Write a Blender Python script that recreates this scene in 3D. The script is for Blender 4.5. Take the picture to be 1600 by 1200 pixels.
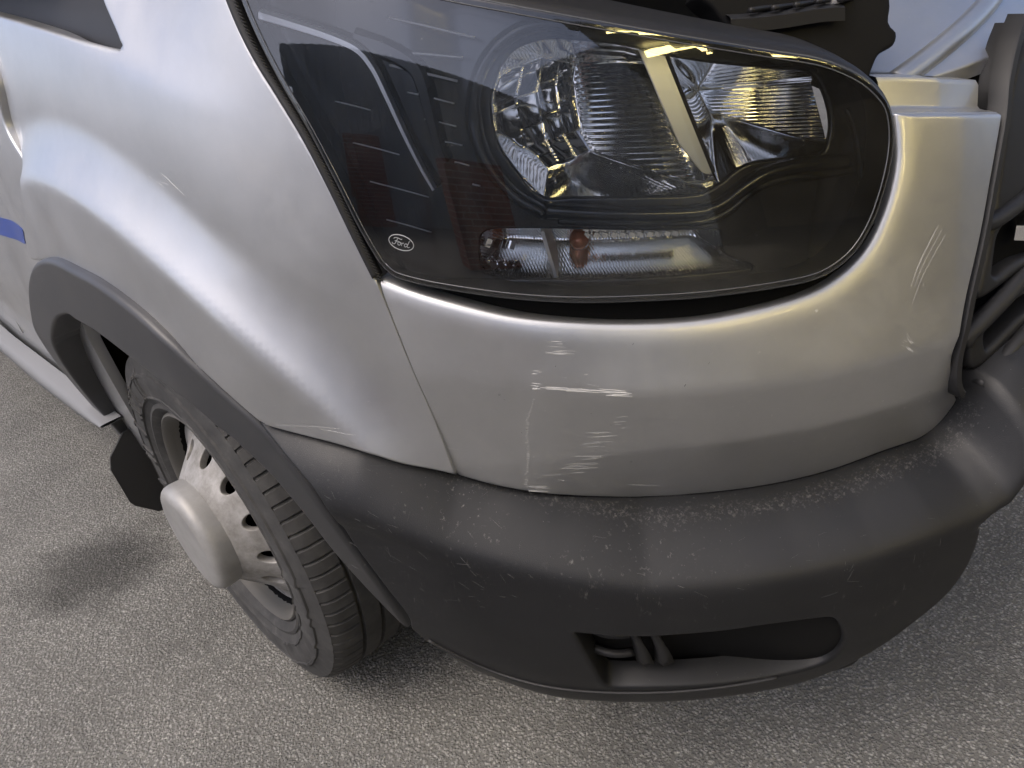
import bpy, math, random
import numpy as np
from mathutils import Matrix, Vector
from mathutils.geometry import delaunay_2d_cdt

for _o in list(bpy.data.objects): bpy.data.objects.remove(_o)
SC = bpy.context.scene
COL = SC.collection

# ------------------------------------------------------------------ camera
cd = bpy.data.cameras.new('camera'); cam = bpy.data.objects.new('camera', cd); COL.objects.link(cam)
yaw, pitch, roll = [math.radians(a) for a in (38.926, 29.850, -10.315)]
fw = Vector((math.sin(yaw)*math.cos(pitch), math.cos(yaw)*math.cos(pitch), -math.sin(pitch)))
rt0 = Vector((math.cos(yaw), -math.sin(yaw), 0)); up0 = rt0.cross(fw)
rt = math.cos(roll)*rt0+math.sin(roll)*up0; up = -math.sin(roll)*rt0+math.cos(roll)*up0
M = Matrix((rt, up, -fw)).transposed().to_4x4(); M.translation = Vector((-1.2765, -.2588, 1.2116)); cam.matrix_world = M
cd.sensor_width = 36; cd.lens = 36*1230.666/1600; cd.clip_start = .02; cd.clip_end = 500
SC.camera = cam

# ------------------------------------------------------------------ daylight: hazy sky, soft sun from the left
SUN_EL, SUN_AZ = 60, 278          # azimuth of the sun, degrees clockwise from +Y
w = bpy.data.worlds.new('World'); SC.world = w; w.use_nodes = True
nt = w.node_tree; bg = nt.nodes['Background']
sky = nt.nodes.new('ShaderNodeTexSky'); sky.sky_type = 'NISHITA'; sky.sun_disc = False
sky.sun_elevation = math.radians(SUN_EL); sky.sun_rotation = math.radians(SUN_AZ)
sky.air_density = .40; sky.dust_density = 3.2; sky.ozone_density = 0.; sky.altitude = 50
nt.links.new(sky.outputs[0], bg.inputs[0]); bg.inputs[1].default_value = .15
sd = bpy.data.lights.new('sun', 'SUN'); sun = bpy.data.objects.new('sun', sd); COL.objects.link(sun)
sd.energy = .55; sd.angle = math.radians(40); sd.color = (1, .955, .89)
_e, _a = math.radians(SUN_EL), math.radians(SUN_AZ)
sun.rotation_euler = Vector((-math.sin(_a)*math.cos(_e), -math.cos(_a)*math.cos(_e), -math.sin(_e))).to_track_quat('-Z', 'Y').to_euler()
vs = SC.view_settings; vs.view_transform = 'Standard'; vs.look = 'None'; vs.exposure = 1.2; vs.gamma = 1; vs.use_curve_mapping = False
SC.cycles.max_bounces = 7; SC.cycles.diffuse_bounces = 3; SC.cycles.glossy_bounces = 4; SC.cycles.transparent_max_bounces = 10
SC.cycles.use_adaptive_sampling = True; SC.cycles.adaptive_threshold = .03
# ------------------------------------------------------------------ body shape of the van (metres)
# X = across (van's right side is -X), Y = backwards along the van, Z = up. u = arc length round the nose in plan.
PLAN = [(.6,-.02),(.4,-.05),(.2,-.075),(0,-.085),(-.2,-.075),(-.40,-.030),(-.55,.045),(-.68,.145),(-.78,.255),(-.86,.38),(-.92,.50),
        (-.965,.62),(-.992,.8),(-1.005,1.0),(-1.01,1.3),(-1.01,1.7),(-1.01,2.4),(-1.01,3.2),(-1.01,4.0)]
def catmull(P, n=40):
    P = np.array(P, float); out = []
    Q = np.vstack([2*P[0]-P[1], P, 2*P[-1]-P[-2]])
    for i in range(1, len(Q)-2):
        p0, p1, p2, p3 = Q[i-1:i+3]; t = np.linspace(0, 1, n, endpoint=False)[:, None]
        out.append(.5*(2*p1+(p2-p0)*t+(2*p0-5*p1+4*p2-p3)*t*t+(3*p1-p0-3*p2+p3)*t**3))
    out.append(P[-1:]); return np.vstack(out)
_C = catmull(PLAN)
for _ in range(60):
    _C[1:-1] = .25*_C[:-2]+.5*_C[1:-1]+.25*_C[2:]
_s = np.concatenate([[0], np.cumsum(np.linalg.norm(np.diff(_C, axis=0), axis=1))])
_U = _s-np.interp(0, -_C[:, 0], _s)
_T = np.gradient(_C, _U, axis=0)
for _ in range(30):
    _T[1:-1] = .25*_T[:-2]+.5*_T[1:-1]+.25*_T[2:]
_T /= np.linalg.norm(_T, axis=1)[:, None]
_N = np.stack([_T[:, 1], -_T[:, 0]], -1)
if _N[np.argmin(abs(_U))][1] > 0: _N = -_N
def plan(u):
    u = np.asarray(u, float)
    return (np.stack([np.interp(u, _U, _C[:, 0]), np.interp(u, _U, _C[:, 1])], -1),
            np.stack([np.interp(u, _U, _N[:, 0]), np.interp(u, _U, _N[:, 1])], -1))
def ss(a, b, x):
    t = np.clip((np.asarray(x, float)-a)/(b-a), 0, 1); return t*t*(3-2*t)
def sp(x, w):                                   # soft ramp: 0 below, x above
    x = np.asarray(x, float); return .5*(x+np.sqrt(x*x+w*w))
def lean(u, z):
    a = .17-.11*ss(.45, 1.1, u); b = .5-.2*ss(.5, 1.1, u)
    return -a*np.maximum(0, z-.68)-b*np.maximum(0, z-.9)**2
def raw(u, z, o):
    u = np.asarray(u, float); z = np.asarray(z, float)+0*u; o = np.asarray(o, float)+0*u
    p, n = plan(u)
    return np.concatenate([p+n*o[..., None], z[..., None]], -1)
def body(u, z, off=0.): return raw(u, z, lean(u, z)+off)
def gril(u, z, off=0.): return body(u, z, off-.13*sp(np.asarray(z, float)-.752, .003))
def arch_r(u, z):
    p, _ = plan(u); return np.hypot(p[..., 1]-1.023, np.asarray(z, float)-.35)
def flare(u, z):
    r = arch_r(u, z)
    t = np.clip((.734-r)/.080, 0, 1.15); t = np.where(t < .92, t**1.7, .92**1.7+1.7*.92**.7*.08*(1-np.exp(-(t-.92)/.08)))
    return .031*t*ss(1.0, 1.12, u)
def fender(u, z):
    zc = 1.09+(np.asarray(u, float)-1.223)*.263
    k = ss(1.18, 1.42, u)
    o = lean(u, z)+flare(u, z)-k*.40*sp(np.asarray(z, float)-zc, .006)+k*.0012
    return raw(u, z, o)
CRE = ([.40,.50,.61,.75,.85,.92,1.03,1.2],[.752,.753,.751,.759,.768,.782,.796,.80])
def silver(u, z):
    u = np.asarray(u, float); z = np.asarray(z, float)
    zc = np.interp(u, *CRE); k = 1-.85*ss(.80, 1.02, u)
    o = lean(u, z)-k*.29*sp(zc-z, .0025)-k*.13*sp(z-zc, .0025)
    uf = np.interp(z, [.60,.75,.97,1.1], [.46,.468,.405,.37])
    o = o-.09*sp(uf-u, .003)
    return raw(u, z, o)
ZB = ([-.6,.25,.30,.33,.36,.40,.425,.445,.473,.52,.59,.67,.75,.83,.922,.981,1.046,1.098,1.155,1.215,1.275,1.40],
      [.715,.712,.705,.697,.690,.674,.650,.622,.606,.604,.596,.592,.594,.599,.619,.638,.659,.679,.703,.724,.737,.755])
PROF = np.array([(-.075,.004),(-.055,.002),(-.032,-.001),(-.020,-.004),(.002,-.014),(.023,-.027),(.042,-.042),(.0535,-.055),(.0580,-.070),(.0585,-.092),(.057,-.12),(.054,-.16),(.047,-.21),
                 (.034,-.27),(.013,-.325),(-.013,-.372),(-.05,-.405),(-.12,-.415)])
_PR = catmull(PROF, 30)
_pv = np.concatenate([[0], np.cumsum(np.linalg.norm(np.diff(_PR, axis=0), axis=1))])
def blk(u, v):                                  # black bumper: v = distance down its profile
    u = np.asarray(u, float); v = np.asarray(v, float)
    o = np.interp(v, _pv, _PR[:, 0]); dz = np.interp(v, _pv, _PR[:, 1])
    zb = np.interp(u, *ZB)
    zt = .633+(zb-.633)*np.clip(1+dz/.25, 0, 1)     # lower part keeps its height while the top edge rises
    o = o-.045*ss(.95, 1.2, u)*np.clip(-dz/.41, 0, 1)**1.5+.045*ss(1.0, 1.2, u)*np.clip(1+dz/.08, 0, 1)
    o = o+.02*(1-ss(.38, .47, u))*np.clip(1+dz/.08, 0, 1)
    return raw(u, zt+dz, o)
def trim_off(u, z):
    u = np.asarray(u, float); z = np.asarray(z, float)
    o = .020+.025*ss(1.27, 1.45, u); f = 1-ss(1.4, 1.8, u)
    return o-.085*np.clip((.62-z)/.36, 0, 1)**1.4*f-.07*np.clip((.70-z)/.34, 0, 1.4)**1.3*(1-f)
def trim(u, z): return body(u, z, trim_off(u, z))
def side(u, z, off=0.):                         # door and rocker behind the front wheel, tucking in towards the ground
    return body(u, z, off-.034*np.clip((.72-np.asarray(z, float))/.36, 0, 1.5)**1.3)
CUR = {
 'sil_top': [(1.0894,0.9112),(1.0541,0.8969),(1.0125,0.8827),(0.9454,0.8627),(0.8786,0.8499),(0.8116,0.8402),(0.7437,0.8347),(0.6742,0.8355),(0.6189,0.8408),(0.5817,0.8532),(0.5519,0.8719),(0.5266,0.9028),(0.5076,0.94),(0.5016,0.9663),(0.4997,0.9893)],
 'sil_up': [(0.4997,0.9893),(0.4379,0.979),(0.3286,0.9574)],
 'sil_right': [(0.3286,0.9574),(0.3636,0.9076),(0.3979,0.8493),(0.4358,0.7859),(0.4537,0.736),(0.4487,0.7036),(0.4382,0.6764),(0.408,0.6402)],
 'sil_bot': [(0.408,0.6402),(0.4231,0.6107),(0.4525,0.5981),(0.5121,0.5976),(0.5818,0.5896),(0.6659,0.5863),(0.7476,0.5889),(0.8292,0.594),(0.9219,0.6205),(0.9799,0.6401),(1.0457,0.6605)],
 'sil_seam': [(1.0457,0.6605),(1.0552,0.7348),(1.0704,0.8115),(1.0825,0.8725),(1.0894,0.9112)],
 'fen_lamp': [(1.2221,1.2259),(1.2116,1.1974),(1.2004,1.1683),(1.1864,1.1356),(1.1671,1.1017),(1.146,1.0628),(1.1256,1.016),(1.1087,0.9627),(1.0905,0.9115)],
 'fen_seam': [(1.0905,0.9115),(1.0827,0.8729),(1.0711,0.8115),(1.0547,0.7364),(1.043,0.6657)],
 'fen_bot': [(1.043,0.6657),(1.093,0.6856),(1.1467,0.7121),(1.2149,0.7248),(1.2819,0.7325)],
 'fen_arch': [(1.2819,0.7325),(1.3371,0.7676),(1.391,0.798),(1.4533,0.8265),(1.5245,0.8538),(1.6155,0.8726),(1.7136,0.8775),(1.813,0.8702),(1.9354,0.852)],
 'fen_door': [(1.9533,0.8502),(1.9397,0.8762),(1.8661,0.9451),(1.8282,1.0038),(1.8901,1.0615),(1.8857,1.1348),(1.9323,1.2142)],
 'cowl': [(2.0394,1.2384),(1.8202,1.2145),(1.6561,1.1937),(1.5348,1.1765),(1.4381,1.1618),(1.4386,1.1679),(1.45,1.1785),(1.4691,1.1939),(1.4896,1.2109),(1.5187,1.2383)],
 'door_blue': [(2.4979,0.8585),(2.2431,0.8757),(2.1329,0.8839),(2.0453,0.8838),(2.0698,0.8612),(2.0937,0.8479),(2.2044,0.8386),(2.321,0.8293),(2.5943,0.8077)],
 'blk_arch': [(1.2883,0.0581),(1.2495,0.0829),(1.1945,0.1325),(1.1777,0.1897),(1.1574,0.2464),(1.1446,0.2934),(1.1533,0.324)],
 'blk_low': [(1.1533,0.324),(1.1174,0.3802)],
 'blk_hole': [(0.9157,0.2473),(0.8786,0.2463),(0.8433,0.245),(0.8012,0.2417),(0.7526,0.2408),(0.7032,0.2394),(0.6526,0.2445),(0.6284,0.2543),(0.6142,0.2891),(0.607,0.3301),(0.6113,0.3621),(0.6282,0.3843),(0.6756,0.3939),(0.7322,0.3938),(0.7879,0.3905),(0.8432,0.3875),(0.8792,0.3873),(0.8942,0.3764),(0.903,0.32)],
 'blk_low2': [(0.5126,0.3365),(0.4809,0.2892),(0.466,0.2487),(0.4584,0.2084),(0.4569,0.1655)],
 'blk_step': [(0.4393,0.072),(0.4443,0.1034),(0.4514,0.1315),(0.4569,0.1655)],
 'trim_out': [(1.2237,0.307),(1.2177,0.4221),(1.225,0.5266),(1.2408,0.6101),(1.2664,0.6673),(1.2982,0.7184),(1.343,0.7621),(1.3819,0.7999),(1.4264,0.8348),(1.4902,0.863),(1.5736,0.8824),(1.664,0.888)],
 'trim_in': [(1.2351,0.3149),(1.2448,0.3705),(1.2571,0.4365),(1.2696,0.5006),(1.2828,0.5768),(1.3067,0.6326),(1.3498,0.6856),(1.3753,0.7054),(1.4331,0.7439),(1.5579,0.7744),(1.6609,0.789),(1.7422,0.7896)],
 'lens': [(1.0802,0.9255),(1.0683,0.9139),(1.0439,0.9054),(1.0092,0.8969),(0.9415,0.8833),(0.8754,0.8733),(0.8101,0.8666),(0.7444,0.8604),(0.6773,0.8566),(0.6287,0.8561),(0.5999,0.8631),(0.576,0.8776),(0.556,0.9022),(0.5396,0.9363),(0.5311,0.9619),(0.5279,0.9821),(0.5296,1.0028),(0.5383,1.0187),(0.5582,1.0375),(0.5853,1.0533),(0.6127,1.0644),(0.6597,1.0781),(0.7549,1.1064),(0.8285,1.1283),(0.9061,1.1517),(0.966,1.1696),(1.0515,1.197),(1.1789,1.2317),(1.1952,1.2123),(1.1922,1.19),(1.18,1.1551),(1.1611,1.113),(1.1371,1.0665),(1.1162,1.0156),(1.0985,0.9658),(1.0847,0.9326)],
 'lens_seal': [(1.2129,1.2249),(1.2066,1.1966),(1.1948,1.1616),(1.1808,1.1314),(1.1614,1.0974),(1.1394,1.0552),(1.1198,1.0048),(1.1036,0.9543),(1.0912,0.914)],
 'refl_hole': [(0.9348,1.0957),(0.9193,1.1078),(0.9012,1.1127),(0.8803,1.1132),(0.8546,1.1092),(0.8037,1.0977),(0.7556,1.0818),(0.7067,1.0682),(0.6418,1.0528),(0.5946,1.0412),(0.5807,1.0261),(0.5743,1.0071),(0.5733,0.9888),(0.578,0.9743),(0.5861,0.9653),(0.6206,0.9678),(0.6661,0.9708),(0.6871,0.967),(0.7038,0.9587),(0.7226,0.9518),(0.7407,0.951),(0.7978,0.9578),(0.8678,0.9666),(0.9064,0.9723),(0.9342,1.0062),(0.9456,1.0265),(0.9496,1.0481),(0.9478,1.0714)],
 'ind_hole': [(0.9798,0.9345),(0.9683,0.9418),(0.9073,0.9378),(0.794,0.9217),(0.7164,0.91),(0.7119,0.9013),(0.708,0.883),(0.6807,0.8678),(0.6824,0.864),(0.7692,0.8705),(0.8418,0.8769),(0.8997,0.8832),(0.9732,0.8923),(0.9831,0.9095)],
 'arc': [(0.8459,1.1196),(0.8749,1.1269),(0.9016,1.1273),(0.9296,1.118),(0.9508,1.1002),(0.9635,1.0763),(0.9663,1.0475),(0.9575,1.0134),(0.9344,0.98),(0.9025,0.9576)],
 'bar': [(0.9026,0.9588),(0.8347,0.9467),(0.7731,0.9378),(0.7348,0.9336),(0.7098,0.9375),(0.684,0.9493),(0.6581,0.9577),(0.6209,0.959),(0.5596,0.9518)],
 'bar2': [(0.8899,0.9465),(0.8357,0.9372),(0.7742,0.9284),(0.7256,0.923),(0.6968,0.9308),(0.6708,0.945),(0.6377,0.9489),(0.585,0.944),(0.55,0.9422)],
 'fin': [(0.7537,1.0802),(0.7131,0.9671)],
 'finface': [(0.7922,1.0919),(0.7527,1.0795),(0.7117,0.9656),(0.7233,0.9688),(0.7512,0.9967)],
 'deep': [(0.8511,1.0998),(0.8683,1.0571),(0.8623,1.0095),(0.839,0.9709)],
 'right_edge': [(0.5518,1.0001),(0.542,0.9708),(0.5404,0.9162),(0.5545,0.879),(0.5886,0.8449)],
 'tick0': [(1.1127,1.0875),(1.0921,1.082),(1.0723,1.0759)],
 'tick1': [(1.0997,1.0471),(1.0733,1.0398),(1.048,1.0317)],
 'tick2': [(1.0875,1.0079),(1.0543,0.9982),(1.0226,0.9877)],
 'tick3': [(1.0763,0.9679),(1.0509,0.9603),(1.0265,0.9518)],
 'rtick0': [(1.0377,1.1547),(0.9946,1.1409),(0.9523,1.1267)],
 'rtick1': [(1.0378,1.1251),(1.0015,1.1186),(0.9662,1.1116)],
 'rtick2': [(1.0439,1.114),(1.0089,1.1033),(0.9749,1.0921)],
 'rtick3': [(1.0288,1.0884),(1.0047,1.081),(0.981,1.0729)],
 'rtick4': [(1.0139,1.0625),(0.9979,1.0576),(0.9821,1.0522)],
 'rtick5': [(1.0031,1.04),(0.9913,1.0371),(0.9796,1.0335)],
 'rtick6': [(0.9901,1.0188),(0.9825,1.0165),(0.9751,1.0137)],
 'rtick7': [(0.9744,0.9957),(0.9705,0.9947),(0.9666,0.9931)],
 'guide1': [(1.1807,1.1742),(1.1411,1.161),(1.1039,1.1481),(1.0725,1.1336),(1.0574,1.1162),(1.0473,1.0922),(1.0331,1.0524),(1.0209,1.0207),(1.0107,0.9979)],
 'guide2': [(1.0778,1.1402),(1.0434,1.1274),(1.0182,1.111),(1.0107,1.0931),(1.0065,1.0635),(1.0026,1.0361),(0.9982,1.0204)],
 'logo': [(1.0512,0.9512),(1.0369,0.9464),(1.0526,0.9445)],
 'bulb': [(0.8727,0.9078)],
 'indfin': [(0.9109,0.9336),(0.9012,0.8826)],
 'drlblock': [(0.9916,0.8914),(0.9672,0.9328),(0.9304,0.9249),(0.9463,0.8849)],
 'door_low': [(3.0775,0.6565),(2.5488,0.7023),(2.4513,0.6926),(2.392,0.6669)],
 'sill_up': [(3.9033,0.1218),(3.3007,0.1662),(2.8105,0.2145),(2.4338,0.2961)],
 'sill_dn': [(4.1723,-0.0181),(3.4606,0.0671),(3.0222,0.1175),(2.6964,0.1823)],
 'grille_edge': [(0.2373,1.0404),(0.27,1.0198),(0.3026,0.9869),(0.3234,0.9519),(0.3538,0.9043),(0.3873,0.8446),(0.4249,0.7796),(0.4455,0.7311),(0.4507,0.7059),(0.4502,0.6862),(0.4428,0.6686),(0.4347,0.6665),(0.4006,0.6812),(0.3317,0.6977)],
 'g_a': [(0.3479,0.8423),(0.2745,0.8514)],
 'g_b': [(0.4026,0.73),(0.2967,0.7652)],
 'g_c': [(0.4086,0.6584),(0.3005,0.7046)],
 'g_slot1': [(0.3481,0.7846),(0.3441,0.8017),(0.335,0.8194),(0.3067,0.8311),(0.2202,0.8329),(0.2323,0.7909),(0.2901,0.7917),(0.3443,0.7798)],
 'g_slot2': [(0.372,0.7),(0.3751,0.7147),(0.369,0.7284),(0.3001,0.7415),(0.2429,0.7477),(0.243,0.7274),(0.3003,0.7192),(0.3662,0.698)],
 'g_p1': [(0.2192,1.0108),(0.2487,0.9891),(0.2766,0.9608),(0.2966,0.9311),(0.3173,0.8946),(0.3405,0.8513),(0.3648,0.8081),(0.3852,0.7778),(0.3851,0.7675),(0.3747,0.763),(0.3384,0.7667),(0.299,0.7709),(0.2099,0.7728)],
 'g_h1': [(0.3548,0.7849),(0.347,0.803),(0.3351,0.8228),(0.3125,0.8324),(0.2757,0.8353),(0.1915,0.8328),(0.2078,0.7799),(0.2952,0.7862),(0.3449,0.7805)],
 'g_p2a': [(0.2153,0.7534),(0.3035,0.7488),(0.354,0.7398),(0.3832,0.7322),(0.4001,0.7221),(0.4059,0.7067),(0.4041,0.6902),(0.3945,0.6821),(0.3729,0.6842),(0.3041,0.7),(0.2155,0.714)],
 'g_h2': [(0.376,0.7022),(0.3779,0.7164),(0.3708,0.7281),(0.3481,0.7363),(0.3037,0.7425),(0.2158,0.7471),(0.2157,0.7307),(0.3039,0.7194),(0.3667,0.7014)],
 'g_chip': [(0.2973,0.8161)],
 'shield': [(0.6685,1.0814),(0.6879,1.107),(0.6996,1.1309),(0.554,1.1162),(0.464,1.0984),(0.4559,1.0826),(0.4627,1.0656),(0.4528,1.0552),(0.4597,1.044),(0.4842,1.0385),(0.4959,1.0282),(0.5103,1.0152),(0.5463,1.0211),(0.6,1.0536)],
 'brk_top': [(0.6779,1.103),(0.6477,1.0997),(0.6081,1.0972),(0.5671,1.0957),(0.536,1.0923)],
 'scratch': [[(0.9068,0.833),(0.8986,0.8316),(0.8904,0.8302),0.5],[(0.9113,0.8279),(0.9018,0.8264),(0.8923,0.8249),0.5],[(0.9157,0.8232),(0.8992,0.8206),(0.8827,0.8179),0.9],[(0.9147,0.8205),(0.8977,0.8184),(0.8808,0.8161),0.9],[(0.9046,0.8301),(0.8995,0.8295),(0.8944,0.8288),0.4],[(0.9179,0.8224),(0.9118,0.8214),(0.9056,0.8205),0.6],[(0.93,0.8018),(0.9254,0.8014),(0.9209,0.801),0.9],[(0.9319,0.7972),(0.9273,0.7971),(0.9227,0.797),0.7],[(0.8997,0.7921),(0.8958,0.7915),(0.892,0.7909),0.6],[(0.8787,0.7937),(0.873,0.7927),(0.8673,0.7918),0.6],[(0.9345,0.7868),(0.9286,0.7858),(0.9228,0.7848),0.9],[(0.8999,0.7777),(0.8665,0.7737),(0.8335,0.7691),0.8],[(0.8734,0.7825),(0.8659,0.7802),(0.8584,0.7778),0.5],[(0.8741,0.7758),(0.8507,0.7714),(0.8273,0.7667),1.3],[(0.9362,0.7839),(0.9023,0.7801),(0.869,0.7753),1.2],[(0.9365,0.7818),(0.9305,0.7818),(0.9245,0.7817),1.2],[(0.854,0.7698),(0.8403,0.768),(0.8266,0.7661),1.2],[(0.8468,0.7349),(0.8402,0.7355),(0.8335,0.7361),0.5],[(0.8501,0.7285),(0.8428,0.7285),(0.8354,0.7285),0.5],[(0.8919,0.7164),(0.8655,0.7152),(0.8393,0.7138),0.7],[(0.8848,0.7071),(0.8637,0.7065),(0.8427,0.7058),1.2],[(0.8965,0.7013),(0.8815,0.7004),(0.8665,0.6995),0.4],[(0.8835,0.6954),(0.8691,0.6941),(0.8548,0.6929),0.5],[(0.899,0.6824),(0.8797,0.6803),(0.8604,0.678),0.6],[(0.8912,0.6778),(0.8787,0.6767),(0.8662,0.6756),0.7],[(0.9145,0.6711),(0.8916,0.6691),(0.8685,0.6669),0.8],[(0.9234,0.6678),(0.8992,0.6649),(0.8748,0.6617),0.8],[(0.9109,0.657),(0.8991,0.6553),(0.8872,0.6535),0.7],[(0.9389,0.6584),(0.9265,0.6569),(0.914,0.6552),0.5],[(0.9236,0.648),(0.9201,0.6474),(0.9166,0.6468),0.9],[(0.9627,0.643),(0.9466,0.6413),(0.9306,0.6389),1.3],[(0.9618,0.6398),(0.9478,0.6381),(0.9339,0.6359),1.1],[(0.9637,0.6366),(0.9513,0.6339),(0.939,0.6309),1.3],[(0.8886,0.6306),(0.8822,0.6289),(0.8758,0.6273),0.5],[(0.8423,0.6226),(0.8232,0.6182),(0.8039,0.6146),0.4],[(1.0945,0.7158),(1.0762,0.7128),(1.0582,0.7097),0.35],[(1.0507,0.7016),(1.0373,0.6997),(1.0241,0.6978),0.3],[(1.0161,0.6768),(1.012,0.6746),(1.008,0.6724),0.4],[(0.8491,0.7248),(0.8437,0.7247),(0.8384,0.7246),0.4],[(0.8456,0.719),(0.8416,0.7188),(0.8375,0.7187),0.4],[(0.894,0.6992),(0.8886,0.6989),(0.8831,0.6986),0.4],[(0.8758,0.7017),(0.8643,0.7007),(0.8527,0.6997),0.4],[(0.9128,0.6633),(0.8989,0.662),(0.8849,0.6606),0.4],[(0.9357,0.7701),(0.935,0.7703),(0.9343,0.7705),0.32660603827183593],[(0.9355,0.7666),(0.9338,0.7671),(0.9321,0.7675),0.5146720032699253],[(0.937,0.7653),(0.9365,0.7646),(0.9359,0.7639),0.6315680195113678],[(0.9369,0.7612),(0.9361,0.7609),(0.9354,0.7605),0.5927578835514872],[(0.9383,0.7566),(0.9377,0.7565),(0.937,0.7564),0.5023815102841661],[(0.9405,0.754),(0.9398,0.754),(0.9391,0.754),0.5190555478348216],[(0.9411,0.7516),(0.9398,0.7516),(0.9384,0.7515),0.5033489501331005],[(0.9428,0.7502),(0.9417,0.7501),(0.9406,0.7499),0.6250369274538483],[(0.9453,0.7484),(0.944,0.7481),(0.9426,0.7478),0.4884960344459972],[(0.9433,0.7454),(0.9424,0.7456),(0.9416,0.7457),0.5530659927164077],[(0.9466,0.7433),(0.9451,0.743),(0.9436,0.7427),0.661726040612263],[(0.9475,0.7405),(0.9466,0.7406),(0.9457,0.7407),0.39496686793013036],[(0.9479,0.7394),(0.9468,0.7387),(0.9458,0.738),0.6583711116447291],[(0.9478,0.735),(0.946,0.7346),(0.9442,0.7342),0.6864027027872491],[(0.9495,0.7299),(0.9477,0.7296),(0.9459,0.7293),0.4173641014627505],[(0.9486,0.7281),(0.9479,0.7275),(0.9473,0.7269),0.43252289167967456],[(0.9501,0.7257),(0.9492,0.7261),(0.9484,0.7264),0.41613369456367416],[(0.948,0.7248),(0.9469,0.7248),(0.9457,0.7249),0.3221082500729603],[(0.9487,0.723),(0.9481,0.7225),(0.9474,0.722),0.39962346053550524],[(0.9517,0.717),(0.9504,0.7173),(0.9491,0.7176),0.6950629538305444],[(0.9515,0.7153),(0.9504,0.7149),(0.9494,0.7144),0.39943438961337696],[(0.9507,0.7109),(0.9495,0.7106),(0.9483,0.7103),0.39695564963125324],[(0.9532,0.7085),(0.9515,0.7085),(0.9497,0.7085),0.6712132701710364],[(0.9512,0.7034),(0.9501,0.7036),(0.949,0.7038),0.6163430890958084],[(0.9526,0.7009),(0.952,0.7002),(0.9514,0.6995),0.6599047420744268],[(0.9547,0.6953),(0.9532,0.6954),(0.9517,0.6954),0.6259304684996281],[(0.9542,0.693),(0.9528,0.6922),(0.9514,0.6914),0.6825116231929971],[(0.9541,0.6902),(0.9521,0.6907),(0.9502,0.6912),0.6595878887759024],[(0.9538,0.6893),(0.9524,0.6891),(0.9509,0.6889),0.5540759160058983],[(0.9554,0.6856),(0.9536,0.6857),(0.9517,0.6858),0.6689447973869517],[(0.9544,0.6825),(0.9537,0.6825),(0.953,0.6825),0.6511511481473904],[(0.9551,0.6794),(0.9542,0.6797),(0.9533,0.68),0.6567000107835889],[(0.9573,0.6766),(0.956,0.6764),(0.9547,0.6763),0.5377947363642348],[(0.957,0.6728),(0.9557,0.6724),(0.9543,0.672),0.6070317950221051],[(0.9607,0.668),(0.9588,0.6686),(0.957,0.6693),0.5173514707498841],[(0.9582,0.6659),(0.9572,0.6655),(0.9563,0.6651),0.6865114432575046],[(0.9612,0.6625),(0.9597,0.6628),(0.9582,0.6631),0.47358130042520996],[(0.9595,0.6576),(0.9587,0.6583),(0.9579,0.6589),0.42092218676134857],[(0.9621,0.6547),(0.9606,0.6537),(0.9591,0.6528),0.37054037662364614],[(0.9619,0.6514),(0.9609,0.6509),(0.96,0.6504),0.5842046832105751],[(0.963,0.6497),(0.9617,0.6493),(0.9605,0.6489),0.493699781675069],[(0.964,0.648),(0.9623,0.6473),(0.9606,0.6466),0.6943219031809245],[(0.9632,0.6439),(0.9619,0.643),(0.9606,0.6422),0.48681169981495476],[(0.4554,0.881),(0.4788,0.8585),(0.4966,0.8389),(0.509,0.8186),(0.5127,0.8125),0.07],[(0.4522,0.8742),(0.4765,0.8519),(0.4949,0.8324),(0.5079,0.8122),(0.5118,0.806),0.07],[(0.4611,0.8755),(0.4834,0.8527),(0.5004,0.8328),(0.512,0.8123),(0.5155,0.8061),0.07],[(0.449,0.8674),(0.4741,0.8452),(0.4933,0.8258),(0.5068,0.8057),(0.5108,0.7996),0.07],[(0.5271,0.7687),(0.5239,0.7665),(0.5207,0.7643),1.0],[(0.524,0.764),(0.5189,0.7579),(0.5132,0.7513),0.8],[(0.5189,0.7679),(0.5167,0.7644),(0.5146,0.7608),0.9],[(0.5169,0.7646),(0.5153,0.763),(0.5136,0.7614),0.9],[(0.5286,0.7635),(0.5263,0.7621),(0.5239,0.7607),0.5],[(0.5196,0.7733),(0.5185,0.7704),(0.5175,0.7676),0.7],[(0.5162,0.7539),(0.5146,0.7512),(0.5127,0.7483),0.6]],
 'fscratch': [[(1.4166,1.0229),(1.3974,1.0161),(1.379,1.0092),0.9],[(1.384,1.028),(1.3643,1.0161),(1.3455,1.0043),1.1],[(1.242,1.0261),(1.2406,1.023),(1.2392,1.02),0.5],[(1.259,0.7358),(1.1826,0.7416),(1.1238,0.7333),0.4],[(1.2108,0.7387),(1.175,0.737),(1.1451,0.7306),0.3],[(1.3992,1.0185),(1.3833,1.0164),(1.3681,1.0142),0.7],[(1.1508,1.028),(1.1523,1.03),(1.1539,1.032),0.6]],
}
ZB = ([-0.6, 0.25, 0.3, 0.33, 0.36, 0.395, 0.408, 0.4231, 0.4525, 0.5121, 0.5818, 0.6659, 0.7476, 0.8292, 0.9219, 0.9799, 1.0457, 1.093, 1.1467, 1.2149, 1.2819, 1.4], [0.715, 0.712, 0.705, 0.697, 0.69, 0.676, 0.6392, 0.6097, 0.5971, 0.5966, 0.5886, 0.5853, 0.5879, 0.593, 0.6195, 0.6391, 0.6595, 0.6846, 0.7111, 0.7238, 0.7315, 0.755])
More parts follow.
